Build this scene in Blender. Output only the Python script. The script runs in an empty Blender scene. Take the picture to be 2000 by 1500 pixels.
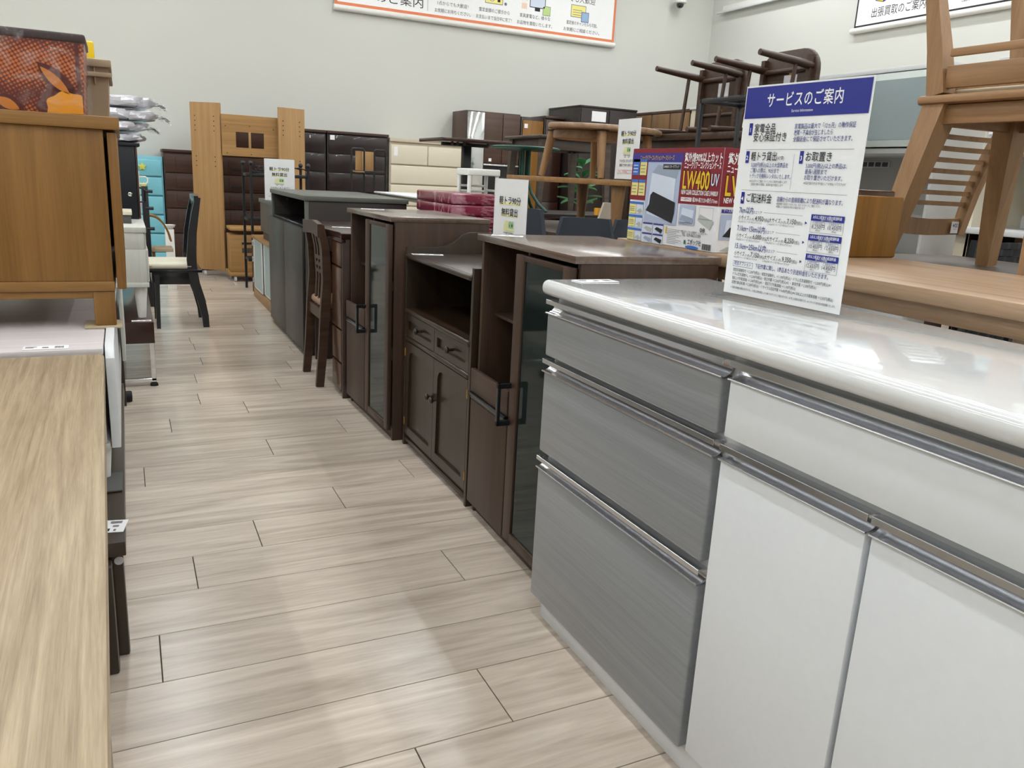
import bpy, bmesh, math, random
from mathutils import Vector, Matrix
random.seed(7)
S = 0.86                      # model units -> metres
SC = bpy.context.scene
COL = SC.collection
# ---------------------------------------------------------------- camera
cam = bpy.data.cameras.new('camera'); cam.sensor_width = 36.0; cam.lens = 1560/2000*36; cam.clip_start = .02
cob = bpy.data.objects.new('camera', cam); COL.objects.link(cob)
RM = ((0.9034,-0.0619,0.4243),(-0.4257,-0.2477,0.8703),(0.0512,-0.9669,-0.2501))
cob.matrix_world = Matrix(((RM[0][0],-RM[0][1],-RM[0][2],0),(RM[1][0],-RM[1][1],-RM[1][2],0),(RM[2][0],-RM[2][1],-RM[2][2],1.25*S),(0,0,0,1)))
SC.camera = cob
# ---------------------------------------------------------------- world / exposure
w = bpy.data.worlds.new('world'); SC.world = w; w.use_nodes = True
w.node_tree.nodes['Background'].inputs[0].default_value = (.9,.95,1,1)
w.node_tree.nodes['Background'].inputs[1].default_value = .35
SC.view_settings.view_transform = 'Standard'; SC.view_settings.look = 'None'
SC.view_settings.exposure = 0.0; SC.view_settings.gamma = 1.0
SC.view_settings.use_curve_mapping = False
LAMP_X = (-4.95,-2.35,.25,2.85,5.45,7.35)
LAMP_Y = (-2.2,.5,3.2,5.9,8.6)
CEIL = 4.7
LAMP_W = 19.5
for lx in LAMP_X:
    for ly in LAMP_Y:
        a = bpy.data.lights.new('ceiling_tube_light','AREA'); a.shape = 'RECTANGLE'; a.size = .13*S; a.size_y = 2.3*S
        a.energy = LAMP_W; a.color = (.94,.975,1.0)
        ao = bpy.data.objects.new('ceiling_tube_light', a); COL.objects.link(ao); ao.location = (lx*S, ly*S, (CEIL-.12)*S)
# ---------------------------------------------------------------- helpers
def lin(r,g,b,k=1.0):
    f = lambda c: (c/12.92 if c <= .04045 else ((c+.055)/1.055)**2.4)
    return tuple(min(.95,k*f(c/255)) for c in (r,g,b)) + (1,)
MATS = {}
def mat(name, rgb, rough=.5, metal=0, coat=0, spec=.5, trans=0, bump=0, bscale=60, alpha=1, ior=1.45):
    m = bpy.data.materials.new(name); m.use_nodes = True; nt = m.node_tree; p = nt.nodes['Principled BSDF']
    p.inputs['Base Color'].default_value = lin(*rgb); p.inputs['Roughness'].default_value = rough
    p.inputs['Metallic'].default_value = metal; p.inputs['Coat Weight'].default_value = coat
    p.inputs['Specular IOR Level'].default_value = spec; p.inputs['IOR'].default_value = ior
    p.inputs['Transmission Weight'].default_value = trans; p.inputs['Alpha'].default_value = alpha
    tc = nt.nodes.new('ShaderNodeTexCoord'); n = nt.nodes.new('ShaderNodeTexNoise'); n.inputs['Scale'].default_value = bscale; n.inputs['Detail'].default_value = 4
    nt.links.new(tc.outputs['Object'], n.inputs['Vector'])
    mx = nt.nodes.new('ShaderNodeMix'); mx.data_type = 'RGBA'; mx.blend_type = 'MULTIPLY'; mx.inputs[0].default_value = .06
    mx.inputs[6].default_value = lin(*rgb); nt.links.new(n.outputs['Fac'], mx.inputs[7]); nt.links.new(mx.outputs[2], p.inputs['Base Color'])
    if bump:
        b = nt.nodes.new('ShaderNodeBump'); b.inputs['Strength'].default_value = bump; b.inputs['Distance'].default_value = .004
        nt.links.new(n.outputs['Fac'], b.inputs['Height']); nt.links.new(b.outputs[0], p.inputs['Normal'])
    MATS[name] = m; return m
def wood(name, c1, c2, axis='Z', k=14, stretch=.05, rough=.45, coat=0, fine=.5, rand=False, spec=.4, lo=.3, hi=.7, fbump=.12, distort=.8):
    """streaky wood: c1 light, c2 dark, grain along axis"""
    m = bpy.data.materials.new(name); m.use_nodes = True; nt = m.node_tree; N = nt.nodes; L = nt.links; p = N['Principled BSDF']
    tc = N.new('ShaderNodeTexCoord'); mp = N.new('ShaderNodeMapping')
    sc = [k,k,k]; sc['XYZ'.index(axis)] = k*stretch; mp.inputs['Scale'].default_value = sc
    src = tc.outputs['Object']
    if rand:
        oi = N.new('ShaderNodeObjectInfo'); mu = N.new('ShaderNodeVectorMath'); mu.operation = 'SCALE'; mu.inputs[0].default_value = (37,23,5)
        L.new(oi.outputs['Random'], mu.inputs['Scale']); ad = N.new('ShaderNodeVectorMath'); L.new(src, ad.inputs[0]); L.new(mu.outputs[0], ad.inputs[1]); src = ad.outputs[0]
    L.new(src, mp.inputs['Vector'])
    n1 = N.new('ShaderNodeTexNoise'); n1.inputs['Scale'].default_value = 1; n1.inputs['Detail'].default_value = 5; n1.inputs['Distortion'].default_value = distort
    n2 = N.new('ShaderNodeTexNoise'); n2.inputs['Scale'].default_value = 7; n2.inputs['Detail'].default_value = 3; n2.inputs['Roughness'].default_value = .7
    L.new(mp.outputs[0], n1.inputs['Vector']); L.new(mp.outputs[0], n2.inputs['Vector'])
    mx = N.new('ShaderNodeMix'); mx.inputs[0].default_value = fine*.6; L.new(n1.outputs['Fac'], mx.inputs[2]); L.new(n2.outputs['Fac'], mx.inputs[3])
    r = N.new('ShaderNodeValToRGB'); r.color_ramp.elements[0].position = lo; r.color_ramp.elements[1].position = hi
    r.color_ramp.elements[0].color = lin(*c2); r.color_ramp.elements[1].color = lin(*c1); L.new(mx.outputs[0], r.inputs[0])
    out = r.outputs[0]
    if rand:
        hs = N.new('ShaderNodeHueSaturation'); mr = N.new('ShaderNodeMapRange'); mr.inputs[3].default_value = .90; mr.inputs[4].default_value = 1.08
        L.new(oi.outputs['Random'], mr.inputs[0]); L.new(mr.outputs[0], hs.inputs['Value']); L.new(out, hs.inputs['Color']); out = hs.outputs[0]
    L.new(out, p.inputs['Base Color']); p.inputs['Roughness'].default_value = rough; p.inputs['Coat Weight'].default_value = coat; p.inputs['Coat Roughness'].default_value = .15
    p.inputs['Specular IOR Level'].default_value = spec
    if fbump:
        b = N.new('ShaderNodeBump'); b.inputs['Strength'].default_value = fbump; b.inputs['Distance'].default_value = .002
        L.new(n2.outputs['Fac'], b.inputs['Height']); L.new(b.outputs[0], p.inputs['Normal'])
    MATS[name] = m; return m

ORG = {}
class B:
    def __init__(s): s.bm = bmesh.new()
    def box(s,x0,x1,y0,y1,z0,z1,bev=.0025,seg=2):
        vs = bmesh.ops.create_cube(s.bm,size=1)['verts']
        for v in vs: v.co = Vector((x0+(v.co.x+.5)*(x1-x0), y0+(v.co.y+.5)*(y1-y0), z0+(v.co.z+.5)*(z1-z0)))
        bev = min(bev, .45*min(abs(x1-x0),abs(y1-y0),abs(z1-z0)))
        if bev > 1e-5:
            es = list({e for v in vs for e in v.link_edges})
            bmesh.ops.bevel(s.bm, geom=es, offset=bev, segments=seg, affect='EDGES', profile=.5)
        return s
    def prism(s,poly,axis,a0,a1,bev=0):
        def P(p,a): return {'x':(a,p[0],p[1]),'y':(p[0],a,p[1]),'z':(p[0],p[1],a)}[axis]
        lo = [s.bm.verts.new(P(p,a0)) for p in poly]; hi = [s.bm.verts.new(P(p,a1)) for p in poly]
        n = len(poly); fs = [s.bm.faces.new(lo), s.bm.faces.new(hi)]
        for i in range(n): fs.append(s.bm.faces.new((lo[i],lo[(i+1)%n],hi[(i+1)%n],hi[i])))
        bmesh.ops.recalc_face_normals(s.bm, faces=fs)
        if bev:
            es = list({e for f in fs[:2] for e in f.edges}); bmesh.ops.bevel(s.bm, geom=es, offset=bev, segments=2, affect='EDGES', profile=.5)
        return s
    def ribbon(s,pts,th,axis,a0,a1):
        L,Rr = [],[]
        for i,p in enumerate(pts):
            a = Vector(pts[max(0,i-1)]); b = Vector(pts[min(len(pts)-1,i+1)]); d = (b-a).normalized(); n = Vector((-d.y,d.x))*th/2
            L.append((p[0]+n.x,p[1]+n.y)); Rr.append((p[0]-n.x,p[1]-n.y))
        return s.strip(L,Rr,axis,a0,a1)
    def strip(s,L,Rr,axis,a0,a1):
        def P(p,a): return {'x':(a,p[0],p[1]),'y':(p[0],a,p[1]),'z':(p[0],p[1],a)}[axis]
        V = [[[s.bm.verts.new(P(p,a)) for p in q] for a in (a0,a1)] for q in (L,Rr)]
        fs = []; n = len(L)
        for i in range(n-1):
            fs += [s.bm.faces.new((V[0][0][i],V[0][0][i+1],V[0][1][i+1],V[0][1][i])), s.bm.faces.new((V[1][0][i],V[1][0][i+1],V[1][1][i+1],V[1][1][i]))]
            for a in (0,1): fs.append(s.bm.faces.new((V[0][a][i],V[0][a][i+1],V[1][a][i+1],V[1][a][i])))
        for i in (0,n-1): fs.append(s.bm.faces.new((V[0][0][i],V[0][1][i],V[1][1][i],V[1][0][i])))
        bmesh.ops.recalc_face_normals(s.bm, faces=fs); return s
    def tube(s,pts,r,seg=10,closed=False):
        pts = [Vector(p) for p in pts]; n = len(pts); rings = []
        rr = r if isinstance(r,(list,tuple)) else [r]*n
        up = None
        for i,p in enumerate(pts):
            a = pts[i-1] if (i or closed) else p; b = pts[(i+1)%n] if (i < n-1 or closed) else p
            d = (b-a).normalized()
            if up is None: up = d.orthogonal().normalized()
            up = (up-d*up.dot(d)).normalized(); q = d.cross(up)
            rings.append([s.bm.verts.new(p+(up*math.cos(t)+q*math.sin(t))*rr[i]) for t in (2*math.pi*j/seg for j in range(seg))])
        fs = []
        for i in range(n if closed else n-1):
            A,Bq = rings[i],rings[(i+1)%n]
            for j in range(seg): fs.append(s.bm.faces.new((A[j],A[(j+1)%seg],Bq[(j+1)%seg],Bq[j])))
        if not closed: fs += [s.bm.faces.new(rings[0]), s.bm.faces.new(rings[-1])]
        bmesh.ops.recalc_face_normals(s.bm, faces=fs); return s
    def bar(s,pts,w,h,up=(0,0,1)):
        """rectangular bar along pts; w,h scalars or lists (w sideways, h along up)"""
        pts = [Vector(p) for p in pts]; n = len(pts); rings = []; up = Vector(up)
        ww = w if isinstance(w,(list,tuple)) else [w]*n; hh = h if isinstance(h,(list,tuple)) else [h]*n
        for i,p in enumerate(pts):
            d = (pts[min(n-1,i+1)]-pts[max(0,i-1)]).normalized(); q = d.cross(up).normalized(); u = q.cross(d)
            rings.append([s.bm.verts.new(p+q*ww[i]/2*a+u*hh[i]/2*b) for a,b in ((-1,-1),(1,-1),(1,1),(-1,1))])
        fs = [s.bm.faces.new(rings[0]), s.bm.faces.new(rings[-1])]
        for i in range(n-1):
            for j in range(4): fs.append(s.bm.faces.new((rings[i][j],rings[i][(j+1)%4],rings[i+1][(j+1)%4],rings[i+1][j])))
        bmesh.ops.recalc_face_normals(s.bm, faces=fs); return s
    def lathe(s,c,prof,seg=20,axis='z'):
        rings = []
        for r,z in prof:
            ring = []
            for j in range(seg):
                t = 2*math.pi*j/seg; u,v = r*math.cos(t), r*math.sin(t)
                o = {'z':(u,v,z),'x':(z,u,v),'y':(u,z,v)}[axis]
                ring.append(s.bm.verts.new((c[0]+o[0],c[1]+o[1],c[2]+o[2])))
            rings.append(ring)
        fs = []
        for A,Bq in zip(rings,rings[1:]):
            for j in range(seg): fs.append(s.bm.faces.new((A[j],A[(j+1)%seg],Bq[(j+1)%seg],Bq[j])))
        fs += [s.bm.faces.new(rings[0]), s.bm.faces.new(rings[-1])]
        bmesh.ops.recalc_face_normals(s.bm, faces=fs); return s
    def grid(s,fn,nu,nv,th=0):
        """surface fn(u,v)->xyz, u,v in 0..1"""
        V = [[s.bm.verts.new(fn(i/nu,j/nv)) for j in range(nv+1)] for i in range(nu+1)]
        fs = [s.bm.faces.new((V[i][j],V[i+1][j],V[i+1][j+1],V[i][j+1])) for i in range(nu) for j in range(nv)]
        bmesh.ops.recalc_face_normals(s.bm, faces=fs)
        if th: bmesh.ops.solidify(s.bm, geom=fs, thickness=th)
        return s
    def obj(s,name,m,parent=None,label=None,cat=None,group=None,kind=None,loc=None,smooth=True):
        o3 = ORG[parent.name] if parent is not None else (loc or (0,0,0))
        for v in s.bm.verts: v.co = (v.co-Vector(o3))*S
        me = bpy.data.meshes.new(name); s.bm.to_mesh(me); s.bm.free()
        mm = MATS[m] if isinstance(m,str) else m; me.materials.append(mm)
        if smooth:
            for p in me.polygons: p.use_smooth = True
            me.set_sharp_from_angle(angle=.55)
        o = bpy.data.objects.new(name, me); COL.objects.link(o)
        if parent is not None: o.parent = parent
        else: o.location = Vector(o3)*S
        ORG[o.name] = o3; tag(o,label,cat,group,kind); return o
def tag(o,label=None,cat=None,group=None,kind=None):
    if label: o['label'] = label
    if cat: o['category'] = cat
    if group: o['group'] = group
    if kind: o['kind'] = kind
    return o
def thing(name,label,cat,loc,rz=0,group=None,kind=None):
    o = bpy.data.objects.new(name,None); COL.objects.link(o); o.empty_display_size = .05
    o.location = Vector(loc)*S; o.rotation_euler = (0,0,math.radians(rz)); ORG[o.name] = tuple(loc)
    return tag(o,label,cat,group,kind)
def bx(root,name,m,*boxes,bev=.0025,label=None,kind=None):
    os_ = [B().box(*q,bev=bev).obj(name,m,root,label,kind=kind) for q in boxes]   # every piece its own part
    return os_[0]
def joined(root,name,m,*boxes,bev=.0025):
    b = B()
    for q in boxes: b.box(*q,bev=bev)
    return b.obj(name,m,root)
def dup(root,dloc,label,rz=None):
    r = root.copy(); COL.objects.link(r); r.location = root.location+Vector(dloc)*S; r['label'] = label
    if rz is not None: r.rotation_euler = (0,0,math.radians(rz))
    for ch in list(root.children):
        c = ch.copy(); COL.objects.link(c); c.parent = r
        for g in ch.children:
            d = g.copy(); COL.objects.link(d); d.parent = c
    ORG[r.name] = tuple(Vector(ORG[root.name])+Vector(dloc)); return r
# flat print -----------------------------------------------------
_tc = bpy.data.curves.new('print','FONT'); _to = bpy.data.objects.new('print',_tc); COL.objects.link(_to)
_tc.resolution_u = 2
class Sheet:
    """flat print on a plane: O lower-left corner, U right, V up"""
    def __init__(s,O,U,V): s.O,s.U,s.V = Vector(O),Vector(U).normalized(),Vector(V).normalized(); s.N = s.U.cross(s.V); s.g = {}
    def bm(s,m): return s.g.setdefault(m,bmesh.new())
    def P(s,u,v,l): return s.O+s.U*u+s.V*v+s.N*(.0007*l)
    def poly(s,pts,m,l=1):
        b = s.bm(m); b.faces.new([b.verts.new(s.P(u,v,l)) for u,v in pts]); return s
    def rect(s,u0,v0,u1,v1,m,l=1): return s.poly(((u0,v0),(u1,v0),(u1,v1),(u0,v1)),m,l)
    def frame(s,u0,v0,u1,v1,t,m,l=1):
        s.rect(u0,v0,u1,v0+t,m,l); s.rect(u0,v1-t,u1,v1,m,l); s.rect(u0,v0+t,u0+t,v1-t,m,l); s.rect(u1-t,v0+t,u1,v1-t,m,l); return s
    def disc(s,u,v,r,m,l=1,n=14,rv=None):
        rv = rv or r; return s.poly([(u+r*math.cos(2*math.pi*i/n),v+rv*math.sin(2*math.pi*i/n)) for i in range(n)],m,l)
    def text(s,body,u,v,size,m,l=2,align='L',fit=None,bold=0.0,sp=1.0):
        """v = baseline; size = cap height-ish em; fit = force width"""
        _tc.body = body; _tc.size = 1; _tc.offset = bold; _tc.space_character = sp
        dg = bpy.context.evaluated_depsgraph_get(); dg.update()
        me = bpy.data.meshes.new_from_object(_to.evaluated_get(dg))
        if not me.vertices: bpy.data.meshes.remove(me); return s
        xs = [q.co.x for q in me.vertices]; x0,x1 = min(xs),max(xs); sy = size; sx = size
        if fit: sx = fit/(x1-x0)
        wd = (x1-x0)*sx; off = {'L':0,'C':-wd/2,'R':-wd}[align]
        b = s.bm(m); vs = [b.verts.new(s.P(u+off+(q.co.x-x0)*sx, v+q.co.y*sy, l)) for q in me.vertices]
        for p in me.polygons:
            try: b.faces.new([vs[i] for i in p.vertices])
            except ValueError: pass
        bpy.data.meshes.remove(me); return s
    def done(s,root,names=None):
        for m,b in s.g.items():
            bmesh.ops.recalc_face_normals(b, faces=b.faces)
            q = B(); q.bm.free(); q.bm = b; q.obj((names or {}).get(m,'printed_artwork'),m,root,smooth=False)
        s.g = {}
# ---------------------------------------------------------------- materials
mat('wall_paint',(206,207,201),.85,bump=.15,bscale=220)
mat('ceiling_paint',(232,232,228),.9)
mat('joint_dark',(70,60,50),.8)
wood('floor_plank',(214,202,188),(166,152,138),'X',k=14,stretch=.09,rough=.24,fine=.45,rand=True,spec=.5,lo=.28,hi=.66,fbump=.10,distort=1.6)
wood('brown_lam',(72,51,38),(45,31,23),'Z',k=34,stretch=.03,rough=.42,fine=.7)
wood('brown_lam_sheen_y',(106,87,75),(74,58,49),'Y',k=34,stretch=.03,rough=.27,fine=.7,coat=.5,spec=.6)  # brown_lam lightened for rack tops: their sheen is partly put into the colour
wood('brown_edge',(80,60,48),(54,39,31),'Y',k=34,stretch=.03,rough=.4,fine=.7)
wood('walnut_dark',(56,41,27),(30,21,14),'Y',k=20,stretch=.05,rough=.32,coat=.25)
wood('walnut_dark_z',(54,40,26),(30,21,14),'Z',k=20,stretch=.05,rough=.34,coat=.2)
wood('red_brown',(84,48,23),(46,24,10),'Z',k=18,stretch=.05,rough=.3,coat=.3)
wood('red_dark',(58,30,22),(34,16,12),'Y',k=18,stretch=.05,rough=.28,coat=.3)
wood('oak',(144,104,52),(110,74,30),'Z',k=26,stretch=.035,rough=.45,fine=.6)
wood('oak_y',(150,112,62),(116,80,38),'X',k=26,stretch=.035,rough=.45,fine=.6)
wood('ash_top',(172,154,127),(122,104,80),'Y',k=60,stretch=.03,rough=.42,fine=.6,lo=.30,hi=.62,distort=1.2)
wood('table_wood_top',(178,150,122),(126,99,74),'Y',k=22,stretch=.05,rough=.42,fine=.6)
wood('chair_oak',(162,127,91),(128,94,60),'Z',k=26,stretch=.05,rough=.45,fine=.5)
wood('chair_oak_y',(162,127,91),(128,94,60),'Y',k=26,stretch=.05,rough=.45,fine=.5)
wood('amber_wood',(142,98,30),(108,70,14),'Z',k=20,stretch=.04,rough=.4,fine=.6)
wood('pine',(176,140,92),(150,112,68),'Z',k=24,stretch=.03,rough=.5,fine=.6)
wood('pine_x',(172,134,84),(146,108,62),'X',k=24,stretch=.03,rough=.5,fine=.6)
wood('light_oak_y',(164,126,80),(130,94,54),'X',k=24,stretch=.04,rough=.42,fine=.6)
wood('chest_brown',(72,46,34),(46,28,20),'X',k=24,stretch=.03,rough=.45,fine=.6)
wood('dark_cab',(50,40,38),(30,24,23),'X',k=30,stretch=.03,rough=.4,fine=.6)
wood('cupboard_brown',(88,66,55),(60,43,36),'X',k=30,stretch=.03,rough=.4,fine=.6)
wood('chair_walnut',(78,56,42),(46,31,22),'X',k=24,stretch=.05,rough=.4,fine=.5)
wood('washed_white',(206,207,202),(182,183,176),'Z',k=24,stretch=.04,rough=.5,fine=.6)
wood('white_top_y',(216,211,212),(192,186,188),'X',k=40,stretch=.03,rough=.32,fine=.7)
wood('gray_brush',(146,149,152),(118,121,125),'Y',k=60,stretch=.012,rough=.30,coat=.35,fine=.8,lo=.25,hi=.75,fbump=.05)
wood('grey_brown_table',(88,77,69),(62,53,47),'X',k=24,stretch=.04,rough=.4)
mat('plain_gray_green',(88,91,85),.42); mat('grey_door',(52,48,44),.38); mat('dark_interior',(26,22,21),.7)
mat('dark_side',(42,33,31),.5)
mat('gloss_white',(216,219,221),.07,coat=.6,spec=.6)
mat('satin_white',(220,224,228),.32,coat=.15)
mat('cab_white',(212,214,215),.5)
mat('alu',(214,216,220),.22,metal=1)
mat('chrome',(220,222,226),.08,metal=1)
mat('black_metal',(26,27,31),.4); mat('black_gloss',(22,24,30),.25,coat=.3)
mat('black_cab',(16,20,27),.5)
mat('white_plastic',(228,228,224),.4)
mat('paper',(238,238,240),.6); mat('paper_warm',(236,235,231),.6)
mat('ink',(38,38,42),.7); mat('ink_blue',(52,56,130),.6); mat('band_blue',(30,42,140),.45); mat('ink_gray',(120,120,128),.7); mat('ink_red',(220,130,128),.7)
mat('hl_yellow',(246,240,160),.7); mat('truck_green',(150,196,140),.7); mat('truck_yellow',(232,230,170),.7)
mat('orange_line',(222,128,88),.6); mat('banner_white',(240,241,242),.55); mat('pale_blue',(150,180,214),.6); mat('pale_green',(186,214,140),.6); mat('peach',(238,206,184),.6); mat('lemon',(238,228,140),.6)
mat('vivid_yellow',(250,216,40),.5); mat('near_black',(28,28,32),.6)
mat('box_red',(128,30,44),.4); mat('box_edge',(150,70,80),.5); mat('box_white',(226,226,230),.42); mat('box_blue',(58,50,136),.4); mat('box_cyan',(60,112,196),.4); mat('box_yellow',(226,218,140),.45); mat('gold',(226,184,40),.4)
mat('pic_bg',(170,184,210),.4); mat('pic_light',(206,216,232),.4); mat('pic_dark',(30,30,36),.4); mat('pic_mid',(150,162,180),.4); mat('pic_gray',(176,182,178),.4); mat('leaf_logo',(34,120,84),.5)
mat('blue_plastic',(120,190,206),.4); mat('star_yellow',(206,206,90),.5); mat('star_pink',(226,150,196),.5); mat('cream',(216,208,188),.5); mat('cream_plastic',(200,190,170),.45)
mat('dark_plastic',(44,34,36),.22,coat=.3); mat('taupe',(160,140,116),.55); mat('yellow_plastic',(232,196,20),.45)
mat('basket_rim',(52,36,38),.6); mat('felt',(88,88,86),.9); mat('cork',(176,160,132),.9)
mat('seat_cream',(226,220,200),.6); mat('seat_tan',(150,122,98),.8); mat('navy_fabric',(52,58,66),.85,bump=.2,bscale=300); mat('beige_fabric',(196,184,168),.85); mat('mustard',(222,160,40),.8)
mat('green_lacquer',(20,70,58),.35); mat('leaf',(58,120,70),.45); mat('brass',(190,150,70),.35,metal=1)
mat('black_weave',(34,34,40),.75); mat('steel_gray',(190,190,190),.3,coat=.2); mat('cup_gray',(200,198,192),.5)
mat('cup_frost',(150,164,166),.25,coat=.4); mat('cup_rim',(206,216,212),.3,coat=.3)
mat('rubber',(24,24,26),.7); mat('lens',(20,22,28),.1,coat=1); mat('tag_gray',(206,206,210),.7)
mat('lilac',(206,204,210),.5)
def pane(name,tint,rough,body,refl=1.0):
    """thin sheet: tinted see-through, a little body colour, mirror sheen by angle"""
    m = bpy.data.materials.new(name); m.use_nodes = True; nt = m.node_tree; N = nt.nodes; L = nt.links
    t = N.new('ShaderNodeBsdfTransparent'); t.inputs[0].default_value = tint
    d = N.new('ShaderNodeBsdfDiffuse'); d.inputs[0].default_value = tint; g = N.new('ShaderNodeBsdfGlossy'); g.inputs['Roughness'].default_value = rough
    a = N.new('ShaderNodeMixShader'); a.inputs[0].default_value = body; L.new(t.outputs[0],a.inputs[1]); L.new(d.outputs[0],a.inputs[2])
    f = N.new('ShaderNodeLayerWeight'); f.inputs[0].default_value = .5; q = N.new('ShaderNodeMath'); q.operation = 'POWER'; q.inputs[1].default_value = 5; L.new(f.outputs['Facing'],q.inputs[0]); k = N.new('ShaderNodeMath'); k.operation = 'MULTIPLY_ADD'; k.inputs[1].default_value = .9*refl; k.inputs[2].default_value = .035*refl; L.new(q.outputs[0],k.inputs[0])
    b = N.new('ShaderNodeMixShader'); L.new(k.outputs[0],b.inputs[0]); L.new(a.outputs[0],b.inputs[1]); L.new(g.outputs[0],b.inputs[2]); L.new(b.outputs[0],N['Material Output'].inputs[0]); MATS[name] = m
pane('smoke_glass',(.16,.26,.26,1),.05,.06,1.0); pane('frost_glass',(.62,.76,.76,1),.3,.55,.6); pane('acrylic',(.985,.99,.99,1),.03,.0,.22); pane('clear_glass',(.75,.8,.82,1),.03,.03)
mat('lamp_body',(235,235,235),.5)
def emit(name,rgb,st):
    m = bpy.data.materials.new(name); m.use_nodes = True; nt = m.node_tree; e = nt.nodes.new('ShaderNodeEmission'); e.inputs[0].default_value = lin(*rgb); e.inputs[1].default_value = st
    nt.links.new(e.outputs[0],nt.nodes['Material Output'].inputs[0]); MATS[name] = m
emit('tube_glow',(255,252,245),14); MATS['tube_glow'].cycles.emission_sampling = 'NONE'
def film(name,tint,rough=.12):
    """thin crumpled packing film over the goods"""
    m = bpy.data.materials.new(name); m.use_nodes = True; nt = m.node_tree; N = nt.nodes; L = nt.links
    tc = N.new('ShaderNodeTexCoord'); n = N.new('ShaderNodeTexNoise'); n.inputs['Scale'].default_value = 16; n.inputs['Detail'].default_value = 6; n.inputs['Distortion'].default_value = 1.5
    L.new(tc.outputs['Object'],n.inputs['Vector']); b = N.new('ShaderNodeBump'); b.inputs['Strength'].default_value = .8; b.inputs['Distance'].default_value = .02; L.new(n.outputs['Fac'],b.inputs['Height'])
    g = N.new('ShaderNodeBsdfGlossy'); g.inputs['Roughness'].default_value = rough; L.new(b.outputs[0],g.inputs['Normal'])
    d = N.new('ShaderNodeBsdfDiffuse'); d.inputs[0].default_value = lin(*tint); a = N.new('ShaderNodeAddShader')
    t = N.new('ShaderNodeBsdfTransparent'); m1 = N.new('ShaderNodeMixShader'); r = N.new('ShaderNodeValToRGB'); r.color_ramp.elements[0].position = .45; r.color_ramp.elements[1].position = .75
    r.color_ramp.elements[0].color = (.015,.015,.015,1); r.color_ramp.elements[1].color = (.22,.22,.22,1); L.new(n.outputs['Fac'],r.inputs[0])
    m0 = N.new('ShaderNodeMixShader'); m0.inputs[0].default_value = .5; L.new(d.outputs[0],m0.inputs[1]); L.new(g.outputs[0],m0.inputs[2])
    L.new(r.outputs[0],m1.inputs[0]); L.new(t.outputs[0],m1.inputs[1]); L.new(m0.outputs[0],m1.inputs[2]); L.new(m1.outputs[0],N['Material Output'].inputs[0])
    N.remove(a); MATS[name] = m
film('clear_film',(240,240,245))
def wrapped(name,c1,c2,rough=.2):
    """cloth seen through creased film: pale crease patches over the cloth colour"""
    m = wood(name,c1,c2,'X',k=7,stretch=.6,rough=rough,coat=.5,fine=.3,lo=.5,hi=.68,fbump=.6,distort=3.0); return m
wrapped('wine_wrap',(200,150,164),(124,34,58)); wrapped('white_wrap',(236,236,242),(206,206,214))
def patterned():
    m = bpy.data.materials.new('basket_print'); m.use_nodes = True; nt = m.node_tree; N = nt.nodes; L = nt.links; p = N['Principled BSDF']
    tc = N.new('ShaderNodeTexCoord'); mp = N.new('ShaderNodeMapping'); mp.inputs['Scale'].default_value = (120,120,120); mp.inputs['Rotation'].default_value = (0,.5,0); L.new(tc.outputs['Object'],mp.inputs['Vector'])
    v = N.new('ShaderNodeTexVoronoi'); v.inputs['Randomness'].default_value = .12; v.inputs['Scale'].default_value = 1; L.new(mp.outputs[0],v.inputs['Vector'])
    r = N.new('ShaderNodeValToRGB'); r.color_ramp.elements[0].position = .3; r.color_ramp.elements[1].position = .55
    r.color_ramp.elements[0].color = lin(196,104,44); r.color_ramp.elements[1].color = lin(92,30,22); L.new(v.outputs['Distance'],r.inputs[0]); L.new(r.outputs[0],p.inputs['Base Color'])
    p.inputs['Roughness'].default_value = .45; MATS['basket_print'] = m
patterned(); mat('print_maroon',(86,30,28),.5); mat('print_gold',(226,150,30),.5); mat('print_amber',(196,120,44),.5)
# ---------------------------------------------------------------- room shell
BW, RW, LW, NW = 10.65, 8.25, -6.2, -4.0
floor = B().box(LW,RW,NW,BW,-.08,-.004,0).obj('floor','joint_dark',kind='structure')
B().box(LW-.1,RW+.1,BW,BW+.1,0,CEIL,0).obj('wall_back','wall_paint',kind='structure')
B().box(RW,RW+.1,NW,BW,0,CEIL,0).obj('wall_right','wall_paint',kind='structure')
B().box(LW-.1,LW,NW,BW,0,CEIL,0).obj('wall_left','wall_paint',kind='structure')
B().box(LW-.1,RW+.1,NW-.1,NW,0,CEIL,0).obj('wall_near','wall_paint',kind='structure')
B().box(LW-.1,RW+.1,NW-.1,BW+.1,CEIL,CEIL+.1,0).obj('ceiling','ceiling_paint',kind='structure')
B().box(LW,RW,BW-.012,BW,0,.09,.002).obj('baseboard_back','cab_white',kind='structure')
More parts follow.
